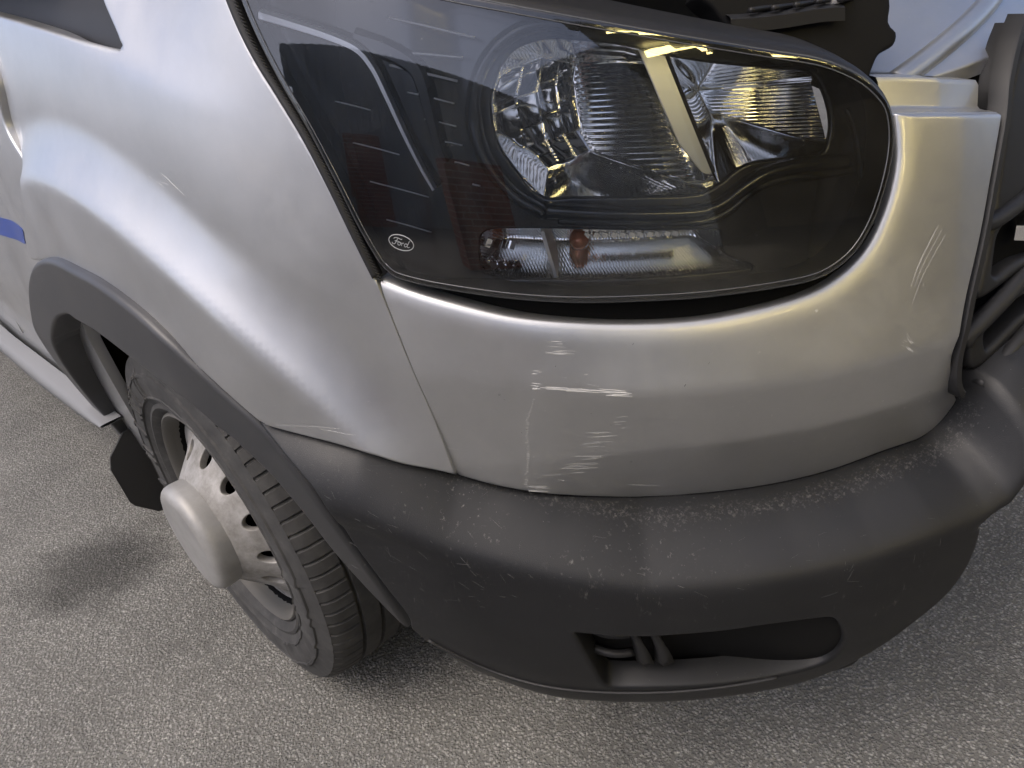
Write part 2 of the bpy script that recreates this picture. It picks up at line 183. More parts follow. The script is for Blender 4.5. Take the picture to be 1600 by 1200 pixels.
# ------------------------------------------------------------------ materials
def new_mat(name):
    m = bpy.data.materials.new(name); m.use_nodes = True
    return m, m.node_tree, m.node_tree.nodes['Principled BSDF']
def N(nt, t, **kw):
    n = nt.nodes.new(t)
    for k, v in kw.items():
        if k in n.inputs: n.inputs[k].default_value = v
        else: setattr(n, k, v)
    return n
def link(nt, a, ao, b, bi): nt.links.new(a.outputs[ao], b.inputs[bi])
def ramp(nt, src, out, stops):
    r = nt.nodes.new('ShaderNodeValToRGB'); nt.links.new(src.outputs[out], r.inputs[0])
    el = r.color_ramp.elements
    while len(el) < len(stops): el.new(.5)
    for e, (p, c) in zip(el, stops): e.position = p; e.color = (*(c if isinstance(c, tuple) else (c, c, c)), 1)
    return r
def coords(nt, scale=(1, 1, 1)):
    tc = nt.nodes.new('ShaderNodeTexCoord'); mp = nt.nodes.new('ShaderNodeMapping'); mp.inputs['Scale'].default_value = scale
    nt.links.new(tc.outputs['Object'], mp.inputs[0]); return mp
def noise(nt, mp, scale, detail=3., rough=.55):
    n = N(nt, 'ShaderNodeTexNoise', Scale=scale, Detail=detail, Roughness=rough); link(nt, mp, 0, n, 'Vector'); return n
def bump(nt, src, out, bsdf, strength, dist, prev=None):
    b = N(nt, 'ShaderNodeBump', Strength=strength, Distance=dist); link(nt, src, out, b, 'Height')
    if prev: link(nt, prev, 0, b, 'Normal')
    link(nt, b, 0, bsdf, 'Normal'); return b
def mixc(nt, fac, fo, a, b):
    m = nt.nodes.new('ShaderNodeMix'); m.data_type = 'RGBA'
    nt.links.new(fac.outputs[fo], m.inputs[0])
    for i, c in ((6, a), (7, b)):
        if isinstance(c, tuple) and len(c) == 3: m.inputs[i].default_value = (*c, 1)
        else: nt.links.new(c.outputs[0] if not isinstance(c, bpy.types.NodeSocket) else c, m.inputs[i])
    return m
def simple(name, col, rough, metal=0., coat=0., spec=.5):
    m, nt, b = new_mat(name)
    b.inputs['Base Color'].default_value = (*col, 1); b.inputs['Roughness'].default_value = rough
    b.inputs['Metallic'].default_value = metal; b.inputs['Coat Weight'].default_value = coat
    b.inputs['Specular IOR Level'].default_value = spec
    return m
MT = {}
def mk_silver():
    m, nt, b = new_mat('silver_paint'); mp = coords(nt)
    n1 = noise(nt, mp, 6, 7, .65); r1 = ramp(nt, n1, 0, [(.35, .36), (.7, .50)])
    dust = noise(nt, mp, 260, 2); rd = ramp(nt, dust, 0, [(.70, 0.), (.76, .55)])
    big = noise(nt, mp, 4.5, 8, .7); rb = ramp(nt, big, 0, [(.35, (.455, .46, .465)), (.7, (.515, .518, .52))])
    mx = mixc(nt, rd, 0, rb, (.55, .545, .535)); nt.links.new(mx.outputs[2], b.inputs['Base Color'])
    nt.links.new(r1.outputs[0], b.inputs['Roughness'])
    b.inputs['Metallic'].default_value = .88
    b.inputs['Coat Weight'].default_value = .45; b.inputs['Coat Roughness'].default_value = .06
    fl = noise(nt, mp, 1800, 2); bump(nt, fl, 0, b, .05, .0004)
    return m
def mk_black():
    m, nt, b = new_mat('black_textured_plastic'); mp = coords(nt)
    base = noise(nt, mp, 5, 5, .6); rb = ramp(nt, base, 0, [(.3, (.0065, .0069, .0080)), (.7, (.0125, .0129, .0142))])
    # scuffs: thin broken pale strokes, more of them in worn patches
    mp2 = coords(nt, (1, 1, .35)); sc = noise(nt, mp2, 130, 6, .75); rs = ramp(nt, sc, 0, [(.60, 0.), (.70, .7)])
    pa = noise(nt, mp, 6.5, 3); rp = ramp(nt, pa, 0, [(.50, 0.), (.72, 1.)])
    mul = N(nt, 'ShaderNodeMath', operation='MULTIPLY'); nt.links.new(rs.outputs[0], mul.inputs[0]); nt.links.new(rp.outputs[0], mul.inputs[1])
    vo = N(nt, 'ShaderNodeTexVoronoi', Scale=150.); link(nt, mp, 0, vo, 'Vector'); rv = ramp(nt, vo, 'Distance', [(.04, .65), (.07, 0.)])
    vsel = noise(nt, mp, 45, 1); rvs = ramp(nt, vsel, 0, [(.48, 0.), (.56, 1.)])
    m3 = N(nt, 'ShaderNodeMath', operation='MULTIPLY'); nt.links.new(rv.outputs[0], m3.inputs[0]); nt.links.new(rvs.outputs[0], m3.inputs[1])
    mxx = N(nt, 'ShaderNodeMath', operation='MAXIMUM'); link(nt, mul, 0, mxx, 0); link(nt, m3, 0, mxx, 1)
    ha = N(nt, 'ShaderNodeMath', operation='MULTIPLY'); link(nt, mxx, 0, ha, 0); ha.inputs[1].default_value = .5
    at = nt.nodes.new('ShaderNodeAttribute'); at.attribute_name = 'wear'
    dn = noise(nt, mp, 190, 6, .8); sw = N(nt, 'ShaderNodeMath', operation='MULTIPLY_ADD'); nt.links.new(at.outputs['Fac'], sw.inputs[0]); sw.inputs[1].default_value = .17; nt.links.new(dn.outputs[0], sw.inputs[2])
    rdn = ramp(nt, sw, 0, [(.68, 0.), (.86, .20)])
    hm = N(nt, 'ShaderNodeMath', operation='MAXIMUM'); link(nt, ha, 0, hm, 0); nt.links.new(rdn.outputs[0], hm.inputs[1])
    mx = mixc(nt, hm, 0, rb, (.34, .33, .31)); nt.links.new(mx.outputs[2], b.inputs['Base Color'])
    rr = ramp(nt, pa, 0, [(.3, .46), (.75, .58)]); nt.links.new(rr.outputs[0], b.inputs['Roughness'])
    b.inputs['Specular IOR Level'].default_value = .38
    g = noise(nt, mp, 900, 3, .6); b1 = bump(nt, g, 0, b, .35, .0006)
    return m
def mk_trim():
    m, nt, b = new_mat('smooth_grey_plastic'); mp = coords(nt)
    n = noise(nt, mp, 9, 4); r = ramp(nt, n, 0, [(.3, (.030, .031, .034)), (.75, (.045, .045, .046))]); nt.links.new(r.outputs[0], b.inputs['Base Color'])
    b.inputs['Roughness'].default_value = .42; g = noise(nt, mp, 700, 2); bump(nt, g, 0, b, .12, .0004); return m
def mk_rubber():
    m, nt, b = new_mat('dusty_rubber'); mp = coords(nt)
    n = noise(nt, mp, 26, 6, .65); r = ramp(nt, n, 0, [(.35, (.026, .0255, .025)), (.6, (.045, .044, .042)), (.8, (.09, .087, .083))])
    nt.links.new(r.outputs[0], b.inputs['Base Color']); b.inputs['Roughness'].default_value = .8
    g = noise(nt, mp, 300, 4); bump(nt, g, 0, b, .25, .0008); return m
def mk_steel():
    m, nt, b = new_mat('dirty_wheel_paint'); mp = coords(nt)
    n = noise(nt, mp, 22, 7, .7); r = ramp(nt, n, 0, [(.30, (.15, .14, .125)), (.5, (.25, .242, .228)), (.72, (.37, .36, .345))])
    nt.links.new(r.outputs[0], b.inputs['Base Color']); b.inputs['Metallic'].default_value = .25
    rr = ramp(nt, n, 0, [(.3, .75), (.7, .45)]); nt.links.new(rr.outputs[0], b.inputs['Roughness'])
    g = noise(nt, mp, 160, 4); bump(nt, g, 0, b, .2, .0006); return m
def mk_cap():
    m, nt, b = new_mat('grey_cap_plastic'); mp = coords(nt)
    n = noise(nt, mp, 14, 6, .65); r = ramp(nt, n, 0, [(.3, (.24, .236, .225)), (.7, (.34, .336, .328))])
    nt.links.new(r.outputs[0], b.inputs['Base Color']); b.inputs['Roughness'].default_value = .5; b.inputs['Metallic'].default_value = .3
    g = noise(nt, mp, 120, 4); bump(nt, g, 0, b, .12, .0006); return m
def mk_lens():
    m, nt, b = new_mat('clear_lens_plastic'); nt.nodes.remove(b); out = nt.nodes['Material Output']; mp = coords(nt)
    tr = N(nt, 'ShaderNodeBsdfTransparent'); tr.inputs[0].default_value = (.93, .94, .95, 1)
    gl = N(nt, 'ShaderNodeBsdfGlossy', Roughness=.015); gl.inputs[0].default_value = (1, 1, 1, 1)
    fr = N(nt, 'ShaderNodeFresnel', IOR=1.85); mx = N(nt, 'ShaderNodeMixShader')
    nt.links.new(fr.outputs[0], mx.inputs[0]); nt.links.new(tr.outputs[0], mx.inputs[1]); nt.links.new(gl.outputs[0], mx.inputs[2])
    df = N(nt, 'ShaderNodeBsdfDiffuse'); df.inputs[0].default_value = (.62, .62, .60, 1)
    vo = N(nt, 'ShaderNodeTexVoronoi', Scale=120.); link(nt, mp, 0, vo, 'Vector'); rv = ramp(nt, vo, 'Distance', [(.03, .6), (.06, 0.)])
    sel = noise(nt, mp, 30, 2); rs = ramp(nt, sel, 0, [(.56, 0.), (.62, 1.)])
    mu = N(nt, 'ShaderNodeMath', operation='MULTIPLY'); nt.links.new(rv.outputs[0], mu.inputs[0]); nt.links.new(rs.outputs[0], mu.inputs[1])
    hz = noise(nt, mp, 9, 5, .7); rh = ramp(nt, hz, 0, [(.4, .004), (.8, .022)])
    ad = N(nt, 'ShaderNodeMath', operation='ADD'); link(nt, mu, 0, ad, 0); nt.links.new(rh.outputs[0], ad.inputs[1])
    m2 = N(nt, 'ShaderNodeMixShader'); link(nt, ad, 0, m2, 0); nt.links.new(mx.outputs[0], m2.inputs[1]); nt.links.new(df.outputs[0], m2.inputs[2])
    nt.links.new(m2.outputs[0], out.inputs[0]); return m
def mk_asphalt():
    m, nt, b = new_mat('worn_asphalt'); mp = coords(nt)
    v = N(nt, 'ShaderNodeTexVoronoi', Scale=185., Randomness=1.); wob = noise(nt, mp, 70, 3)
    addv = N(nt, 'ShaderNodeVectorMath', operation='MULTIPLY_ADD'); nt.links.new(wob.outputs[1], addv.inputs[0]); addv.inputs[1].default_value = (.010, .010, .010); link(nt, mp, 0, addv, 2)
    link(nt, addv, 0, v, 'Vector')
    stone = nt.nodes.new('ShaderNodeSeparateColor'); nt.links.new(v.outputs['Color'], stone.inputs[0])
    rc = ramp(nt, stone, 0, [(0, (.145, .142, .131)), (.5, (.225, .221, .205)), (.85, (.28, .275, .256)), (1., (.37, .364, .34))])
    edge = ramp(nt, v, 'Distance', [(.30, 0.), (.62, 1.)])
    mx = mixc(nt, edge, 0, rc, (.13, .127, .117))
    big = noise(nt, mp, 3.4, 7, .62); rb = ramp(nt, big, 0, [(.3, .80), (.7, 1.12)])
    fine = noise(nt, mp, 420, 3); rf = ramp(nt, fine, 0, [(.3, .75), (.7, 1.2)])
    # rounded darker patches with soft, uneven edges
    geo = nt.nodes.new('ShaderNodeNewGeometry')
    def dark_patch(cx, cy, rx, ry, ang, amt):
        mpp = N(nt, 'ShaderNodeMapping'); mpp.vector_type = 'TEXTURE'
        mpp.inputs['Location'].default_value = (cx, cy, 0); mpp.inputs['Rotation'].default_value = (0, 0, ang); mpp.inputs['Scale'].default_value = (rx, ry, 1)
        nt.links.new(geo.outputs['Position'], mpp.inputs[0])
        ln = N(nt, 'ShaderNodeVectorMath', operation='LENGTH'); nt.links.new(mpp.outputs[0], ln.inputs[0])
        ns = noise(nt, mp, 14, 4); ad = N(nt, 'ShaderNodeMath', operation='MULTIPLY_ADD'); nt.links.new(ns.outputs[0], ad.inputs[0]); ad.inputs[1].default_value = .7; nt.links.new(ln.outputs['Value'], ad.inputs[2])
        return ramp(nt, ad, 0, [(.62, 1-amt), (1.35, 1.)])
    st = [dark_patch(-1.15, 1.655, .34, .27, -.82, .48), dark_patch(-.62, .42, .10, .07, .6, .25)]
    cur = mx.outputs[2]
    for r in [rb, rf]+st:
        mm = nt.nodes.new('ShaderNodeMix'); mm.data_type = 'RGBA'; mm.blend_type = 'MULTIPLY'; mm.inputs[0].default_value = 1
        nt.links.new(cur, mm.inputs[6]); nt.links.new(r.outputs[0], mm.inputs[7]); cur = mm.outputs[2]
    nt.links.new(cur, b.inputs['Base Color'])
    b.inputs['Roughness'].default_value = .85; b.inputs['Specular IOR Level'].default_value = .2
    inv = ramp(nt, v, 'Distance', [(0., 1.), (.7, 0.)])
    mid = noise(nt, mp, 28, 5, .6); b0 = bump(nt, mid, 0, b, .35, .008); b1 = bump(nt, inv, 0, b, .75, .005, b0); b2 = bump(nt, fine, 0, b, .4, .0012, b1)
    return m
MT['silver'] = mk_silver(); MT['black'] = mk_black(); MT['trim'] = mk_trim(); MT['rubber'] = mk_rubber(); MT['steel'] = mk_steel()
MT['cap'] = mk_cap(); MT['lens'] = mk_lens(); MT['asphalt'] = mk_asphalt()
MT['gloss'] = simple('gloss_black_bezel', (.016, .017, .020), .2, 0, .2)
MT['satin'] = simple('satin_black_plastic', (.014, .014, .015), .52, spec=.4)
MT['void'] = simple('matt_black_inner', (.006, .006, .006), .9, spec=.1)
MT['liner'] = simple('dusty_arch_liner', (.022, .021, .02), .9, spec=.2)
MT['chrome'] = simple('chromed_reflector', (.86, .86, .85), .07, 1.)
MT['fin'] = simple('grey_reflector_divider', (.80, .81, .82), .35, .8)
MT['amber'] = simple('amber_bulb_glass', (.38, .09, .015), .18, .35, .6)
MT['pale'] = simple('pale_moulded_line', (.62, .63, .64), .35)
MT['scuff'] = simple('bare_scratched_paint', (.58, .575, .56), .6, .1)
MT['blue'] = simple('painted_blue_reflection', (.006, .045, .28), .35, 0, .2)  # flat blue standing in for a reflection in the door paint
MT['grey'] = simple('pale_grey_plastic', (.17, .173, .177), .65)
MT['bay'] = simple('black_bay_plastic', (.007, .007, .0075), .55, spec=.12)
MT['flap'] = simple('grey_rubber_flap', (.035, .034, .033), .8, spec=.3)
MT['clearhi'] = simple('clear_plastic_edge', (.07, .072, .075), .2, 0, .4)
MT['dirtysteel'] = simple('brown_dusty_rim', (.10, .095, .085), .7, .2)

# ------------------------------------------------------------------ mesh helpers
def mesh_obj(name, verts, faces, mat, parent=None, smooth=True, label=None, sharp=None):
    me = bpy.data.meshes.new(name); me.from_pydata([tuple(map(float, v)) for v in verts], [], [tuple(map(int, f)) for f in faces]); me.validate()
    if smooth: me.polygons.foreach_set('use_smooth', [True]*len(me.polygons))
    if mat: me.materials.append(MT[mat])
    if sharp is not None: me.set_sharp_from_angle(angle=math.radians(sharp))
    o = bpy.data.objects.new(name, me); COL.objects.link(o)
    if parent: o.parent = parent
    if label: o['label'] = label
    return o
def inside(poly, P):
    x, y = P[:, 0], P[:, 1]; r = np.zeros(len(P), bool); j = len(poly)-1
    for i in range(len(poly)):
        xi, yi = poly[i]; xj, yj = poly[j]
        c = ((yi > y) != (yj > y)) & (x < (xj-xi)*(y-yi)/((yj-yi) or 1e-12)+xi); r ^= c; j = i
    return r
def seg_dist(P, line):
    d = np.full(len(P), 1e9)
    for a, b in zip(line[:-1], line[1:]):
        ab = b-a; t = np.clip(((P-a)@ab)/max(ab@ab, 1e-12), 0, 1); d = np.minimum(d, np.linalg.norm(P-(a+t[:, None]*ab), axis=1))
    return d
def resample(line, step):
    line = np.array(line, float); s = np.concatenate([[0], np.cumsum(np.linalg.norm(np.diff(line, axis=0), axis=1))])
    n = max(2, int(round(s[-1]/step))+1); t = np.linspace(0, s[-1], n)
    return np.stack([np.interp(t, s, line[:, k]) for k in range(line.shape[1])], -1)
def smooth_line(pts, step): return resample(catmull(pts, 12) if len(pts) > 2 else np.array(pts, float), step)
def grid_normal(fn, uv, e=2e-4):
    u, v = uv[:, 0], uv[:, 1]
    a = fn(u+e, v)-fn(u-e, v); b = fn(u, v+e)-fn(u, v-e); n = np.cross(a, b); n /= np.linalg.norm(n, axis=1)[:, None]
    return n
def panel(name, fn, edges, mat, parent, res=.008, bstep=.005, holes=(), rim=.02, outward=None, sharp=55, label=None):
    """sheet on surface fn(u,v): edges = [(polyline, roll radius)...] closing a loop; holes likewise; rolled edge and a rim turned inward"""
    rings = []
    for loop in [edges]+list(holes):
        pts = []; segs = []
        for line, r in loop:
            q = smooth_line(line, bstep); segs.append((q, r)); pts.append(q[:-1] if np.linalg.norm(q[-1]-smooth_line(loop[(len(segs)) % len(loop)][0], bstep)[0]) < 1e-3 or len(loop) == 1 and np.linalg.norm(q[0]-q[-1]) < 1e-6 else q)
        rings.append((np.vstack(pts), segs))
    rmax = max(r for _, segs in rings for _, r in segs)
    def dist_roll(P):
        o = np.zeros(len(P))
        for _, segs in rings:
            for q, r in segs:
                if r <= 0: continue
                d = np.clip(seg_dist(P, q)/r, 0, 1); o = np.minimum(o, -(r if r < .02 else .27*r)*(1-np.sqrt(np.maximum(0, 1-(1-d)**2))))
        return o
    outer = rings[0][0]; allring = np.vstack([r for r, _ in rings])
    lo, hi = outer.min(0), outer.max(0)
    gx, gy = np.meshgrid(np.arange(lo[0]+res/2, hi[0], res), np.arange(lo[1]+res/2, hi[1], res))
    G = np.stack([gx.ravel(), gy.ravel()], -1)
    def ok(P, m):
        k = inside(outer, P)
        for r, _ in rings[1:]: k &= ~inside(r, P)
        P2 = P[k]; d = np.full(len(P2), 1e9)
        for r, _ in rings: d = np.minimum(d, seg_dist(P2, np.vstack([r, r[:1]])))
        return P2[d > m], k
    G, _ = ok(G, max(res*.55, 0))
    extra = []
    for rr_, segs in rings:
        for q, r in segs:
            if r <= .0: continue
            t = np.gradient(q, axis=0); t /= np.maximum(np.linalg.norm(t, axis=1), 1e-9)[:, None]; n = np.stack([-t[:, 1], t[:, 0]], -1)
            for f in (.12, .3, .55, .8, 1.05):
                for s in (1, -1):
                    P, _ = ok(q+n*s*f*r, f*r*.9); extra.append(P)
    if extra:
        E_ = np.vstack(extra); d = np.full(len(G), 1e9)
        for _, segs in rings:
            for q, r in segs:
                if r > 0: G = G[seg_dist(G, q) > 1.15*r]
        G = np.vstack([G, E_])
    V = np.vstack([allring, G]); ed = []; k = 0
    for r, _ in rings:
        n = len(r); ed += [(k+i, k+(i+1) % n) for i in range(n)]; k += n
    vo, eo, fo, ov, _, _ = delaunay_2d_cdt([Vector(p) for p in V], ed, [], 0, 1e-6)
    V2 = np.array([tuple(p) for p in vo]); F_ = np.array([f for f in fo if len(f) == 3])
    c = V2[F_].mean(1); k = inside(outer, c)
    for r, _ in rings[1:]: k &= ~inside(r, c)
    F_ = F_[k]
    P3 = fn(V2[:, 0], V2[:, 1]); nn = grid_normal(fn, V2)
    if outward is None: outward = np.array([-.75, -.65, .1])
    sgn = np.sign((nn@outward).mean()); nn = nn*sgn
    P3 = P3+nn*dist_roll(V2)[:, None]
    if sgn < 0: F_ = F_[:, ::-1]
    a = V2[F_]; area = (a[:, 1, 0]-a[:, 0, 0])*(a[:, 2, 1]-a[:, 0, 1])-(a[:, 1, 1]-a[:, 0, 1])*(a[:, 2, 0]-a[:, 0, 0])
    # rim
    verts = list(P3); faces = [tuple(f) for f in F_]
    if rim > 0:
        from collections import Counter
        cnt = Counter()
        for f in faces:
            for i in range(3): cnt[tuple(sorted((f[i], f[(i+1) % 3])))] += 1
        mp = {}
        for f in list(faces):
            for i in range(3):
                a_, b_ = f[i], f[(i+1) % 3]
                if cnt[tuple(sorted((a_, b_)))] == 1:
                    for q in (a_, b_):
                        if q not in mp: mp[q] = len(verts); verts.append(P3[q]-nn[q]*rim)
                    faces.append((b_, a_, mp[a_], mp[b_]))
    return mesh_obj(name, verts, faces, mat, parent, sharp=sharp, label=label)
def tube_data(P, r, n=8, flat=1., nrm=None, cap=True):
    P = np.array(P, float); T = np.gradient(P, axis=0); T /= np.maximum(np.linalg.norm(T, axis=1), 1e-9)[:, None]
    ref = np.array([0, 0, 1.]) if nrm is None else np.asarray(nrm, float)
    rr_ = np.broadcast_to(np.asarray(r, float), (len(P),)); vs_, fs_ = [], []
    for i in range(len(P)):
        b = np.cross(T[i], ref if ref.ndim == 1 else ref[i]); b /= max(np.linalg.norm(b), 1e-9); c = np.cross(b, T[i])
        for k in range(n):
            a = 2*math.pi*k/n; vs_.append(P[i]+b*math.cos(a)*rr_[i]+c*math.sin(a)*rr_[i]*flat)
    for i in range(len(P)-1):
        for k in range(n): fs_.append((i*n+k, i*n+(k+1) % n, (i+1)*n+(k+1) % n, (i+1)*n+k))
    if cap: fs_ += [tuple(range(n))[::-1], tuple((len(P)-1)*n+k for k in range(n))]
    return vs_, fs_
def join(datas):
    V, F_ = [], []
    for v, f in datas:
        k = len(V); V += list(v); F_ += [tuple(i+k for i in q) for q in f]
    return V, F_
def tube(name, P, r, mat, parent, n=10, flat=1., nrm=None, sharp=None):
    v, f = tube_data(P, r, n, flat, nrm); return mesh_obj(name, v, f, mat, parent, sharp=sharp)
def on(fn, key_or_pts, step=.004, off=None):
    q = smooth_line(CUR[key_or_pts] if isinstance(key_or_pts, str) else key_or_pts, step)
    return fn(q[:, 0], q[:, 1])
def layer(o): return lambda u, z: body(u, z, o)
def box_data(c, s, R=None):
    c = np.array(c, float); h = np.array(s, float)/2
    v = np.array([[x, y, z] for x in (-1, 1) for y in (-1, 1) for z in (-1, 1)])*h
    if R is not None: v = v@np.array(R).T
    return list(v+c), [(0, 1, 3, 2), (4, 6, 7, 5), (0, 4, 5, 1), (2, 3, 7, 6), (0, 2, 6, 4), (1, 5, 7, 3)]
def loft(name, rows, mat, parent, sharp=50, flip=False, close=False):
    n = len(rows[0]); V = [p for r in rows for p in r]; F_ = []
    for i in range(len(rows)-1):
        for k in range(n if close else n-1):
            f = (i*n+k, i*n+(k+1) % n, (i+1)*n+(k+1) % n, (i+1)*n+k); F_.append(f[::-1] if flip else f)
    return mesh_obj(name, V, F_, mat, parent, sharp=sharp)

# ------------------------------------------------------------------ ground
gv = [(-60, -60, 0), (60, -60, 0), (60, 60, 0), (-60, 60, 0)]
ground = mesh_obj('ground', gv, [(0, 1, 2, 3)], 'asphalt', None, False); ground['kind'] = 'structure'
ground['label'] = 'worn grey asphalt with loose aggregate and dark rounded patches'

# ------------------------------------------------------------------ the van
van = bpy.data.objects.new('van', None); COL.objects.link(van); van.location = (0, 0, 0)
van['label'] = 'silver van with scratched front corner, clear headlamp and black plastic bumper'; van['category'] = 'van'

# silver bumper corner
bumper = panel('front_bumper', silver, [(CUR['sil_top'], .027), (CUR['sil_up'], .006), (CUR['sil_right'], .003), (CUR['sil_bot'], .004), (CUR['sil_seam'], .001)],
               'silver', van, res=.007, rim=.03, label='silver painted bumper corner with white scrape marks')
def strokes(name, fn, items, mat, parent, k, lift=.0002, seed=1):
    rnd = random.Random(seed); ds = []
    for it in items:
        w_ = it[-1]*k; q = smooth_line(it[:-1], .003); P = fn(q[:, 0], q[:, 1]); nn = grid_normal(fn, q)
        nn *= np.sign(nn@np.array([-.7, -.7, .1]))[:, None]
        T = np.gradient(P, axis=0); T /= np.maximum(np.linalg.norm(T, axis=1), 1e-9)[:, None]; B = np.cross(nn, T)
        nl = max(1, int(round(it[-1]*2.2)))
        for j in range(nl):
            i0 = rnd.randint(0, max(0, len(P)//3)); i1 = len(P)-rnd.randint(0, max(0, len(P)//3))
            if i1-i0 < 2: i0, i1 = 0, len(P)
            o_ = (rnd.uniform(-1, 1)*w_*1.6) if nl > 1 else 0
            wd = w_*rnd.uniform(.25, .6)*np.array([max(.15, math.sin(math.pi*(i+.5)/(i1-i0)))*rnd.uniform(.5, 1.2) for i in range(i1-i0)])
            C_ = P[i0:i1]+B[i0:i1]*o_
            V = []
            for i in range(i1-i0): V += [C_[i]-B[i0+i]*wd[i]-nn[i0+i]*.0002, C_[i]+nn[i0+i]*lift, C_[i]+B[i0+i]*wd[i]-nn[i0+i]*.0002]
            F_ = []
            for i in range(i1-i0-1):
                a = i*3; F_ += [(a, a+1, a+4, a+3), (a+1, a+2, a+5, a+4)]
            ds.append((V, F_))
    o = mesh_obj(name, *join(ds), mat, parent); o['kind'] = 'stuff'; return o
strokes('scratch_marks', silver, CUR['scratch'], 'scuff', bumper, .0014)

rc_ = random.Random(11); chips = []
for _ in range(46):
    u_ = rc_.uniform(.47, 1.02); z_ = rc_.uniform(float(np.interp(u_, *ZB))+.03, .82); L_ = rc_.uniform(.0006, .003); a_ = rc_.uniform(0, 3.1)
    chips.append([(u_, z_), (u_+L_*math.cos(a_)*.5, z_+L_*math.sin(a_)*.5), (u_+L_*math.cos(a_), z_+L_*math.sin(a_)), rc_.uniform(.4, .9)])
strokes('stone_chips', silver, chips[:30], 'scuff', bumper, .0012, seed=8)
strokes('tar_specks', silver, chips[30:], 'satin', bumper, .0010, seed=9)
# ledge above the silver corner, behind the bonnet line
e = smooth_line(CUR['sil_up'], .006); nsv = grid_normal(silver, e); nsv *= np.sign(nsv@np.array([-.5, -.8, 0]))[:, None]; nsv[:, 2] = 0; psv = silver(e[:, 0], e[:, 1])
PF = [(-.004, -.004), (-.007, -.001), (-.020, 0), (-.026, .001), (-.029, .004), (-.031, .026), (-.035, .031), (-.048, .032), (-.06, .033)]
eb = e[e[:, 0] < .50]; pb_ = silver(eb[:, 0], eb[:, 1]); nb_ = nsv[e[:, 0] < .50]
loft('bumper_ledge_top', [pb_+nb_*o_+np.array([0, 0, dz]) for o_, dz in ((-.056, .0335), (-.09, .034), (-.14, .034))], 'silver', bumper, 40)
loft('bumper_ledge', [psv+nsv*o_+np.array([0, 0, dz]) for o_, dz in PF], 'silver', bumper, 40)

# fender
fend = panel('fender', fender, [(CUR['fen_lamp'], .004), (CUR['fen_seam'], .001), (CUR['fen_bot'], .003), (CUR['fen_arch'], .004), (CUR['fen_door'], .003),
             ([CUR['fen_door'][-1], (CUR['cowl'][0][0]-.02, CUR['cowl'][0][1]-.02), CUR['cowl'][0]], 0), (CUR['cowl'], .006), ([CUR['cowl'][-1], CUR['fen_lamp'][0]], 0)],
             'silver', van, res=.008, rim=.02, label='silver front wing with flared wheel arch')
strokes('scratch_marks', fender, CUR['fscratch'], 'scuff', fend, .00035, seed=5)
cw = CUR['cowl']+[(2.1, 1.5), (2.1, 1.24)]
cc = np.array(CUR['cowl']); cen = np.array([1.8, 1.30])
panel('cowl_trim', lambda u, z: body(u, z, -.030-.35*sp(np.asarray(z)-1.16, .02)), [([(1.40, 1.14), (1.40, 1.34)], 0), ([(1.40, 1.34), (2.15, 1.34)], 0), ([(2.15, 1.34), (2.15, 1.17)], 0), ([(2.15, 1.17), (1.40, 1.14)], 0)],
      'satin', van, res=.02, rim=0, label='dark grey plastic trim at the wing top')

# door, rocker, sill behind the wheel
fd = np.array(CUR['fen_door']); gap = [(u+.004, z) for u, z in fd]
panel('door', lambda u, z: side(u, z, .012*(1-ss(1.96, 2.2, u))*ss(.5, .8, z)), [(gap, .004), ([gap[-1], (3.3, 1.35)], 0), ([(3.3, 1.35), (3.3, .66)], 0), ([(3.3, .66), (2.55, .66), (2.35, .66), (2.06, .70), gap[0]], .006)], 'silver', van, res=.02, rim=.02)
panel('rocker_panel', lambda u, z: side(u, z, -.006), [([(1.93, .84), (2.06, .71), (2.35, .668), (2.6, .668), (3.3, .668)], .004), ([(3.3, .668), (3.3, .34)], 0), ([(3.3, .34), (2.02, .34)], .004), ([(2.02, .34), (1.93, .84)], 0)], 'silver', van, res=.02, rim=.02)
su = np.array([(1.40, .452), (1.50, .447), (1.585, .442), (1.93, .416), (2.39, .390), (3.0, .385), (3.9, .385)]); sl = np.array([(1.43, .445), (1.47, .426), (1.60, .400), (2.05, .350), (2.59, .325), (3.2, .32), (3.9, .32)])
ySa = np.linspace(1.42, 3.9, 60)
def sillrow(dx, f): 
    zt = np.interp(ySa, su[:, 0], su[:, 1]); zl = np.interp(ySa, sl[:, 0], sl[:, 1]); return np.stack([np.full(60, dx), ySa, zl+(zt-zl)*f], -1)
loft('sill', [sillrow(-.985, 1.03), sillrow(-1.02, 1.0), sillrow(-1.028, .9), sillrow(-1.031, .6), sillrow(-1.028, .2), sillrow(-1.015, 0), sillrow(-.93, -.02)], 'grey', van, 60)
if 'door_blue' in CUR:  # blue reflection on the door, put in as a coloured strip
    panel('blue_reflection_strip', lambda u, z: side(u, z, .0125*(1-ss(1.96, 2.2, u))*ss(.5, .8, z)+.0008), [(CUR['door_blue']+CUR['door_blue'][:1], 0)], 'blue', van, res=.01, rim=.0006)

# arch trim
to = list(CUR['trim_out']); ti = list(CUR['trim_in'])
def circ(r, a0, a1, n=14):
    out = []
    for a in np.linspace(a0, a1, n):
        y, z = 1.023+r*math.sin(math.radians(a)), .35+r*math.cos(math.radians(a)); out.append((float(np.interp(y, _C[:, 1][np.argmax(_U > .5):], _U[np.argmax(_U > .5):])), z))
    return out
ri = math.hypot(float(plan(ti[-1][0])[0][1])-1.023, ti[-1][1]-.35)
outer = to+[p for p in circ(.540, 4, 104)]; inner = ti+[p for p in circ(.448, 10, 100)]
archtrim = panel('wheel_arch_trim', trim, [(outer, .010), ([outer[-1], inner[-1]], .004), (inner[::-1], .006), ([inner[0], outer[0]], .002)], 'trim', van, res=.010, rim=.05, label='smooth dark grey wheel arch trim')

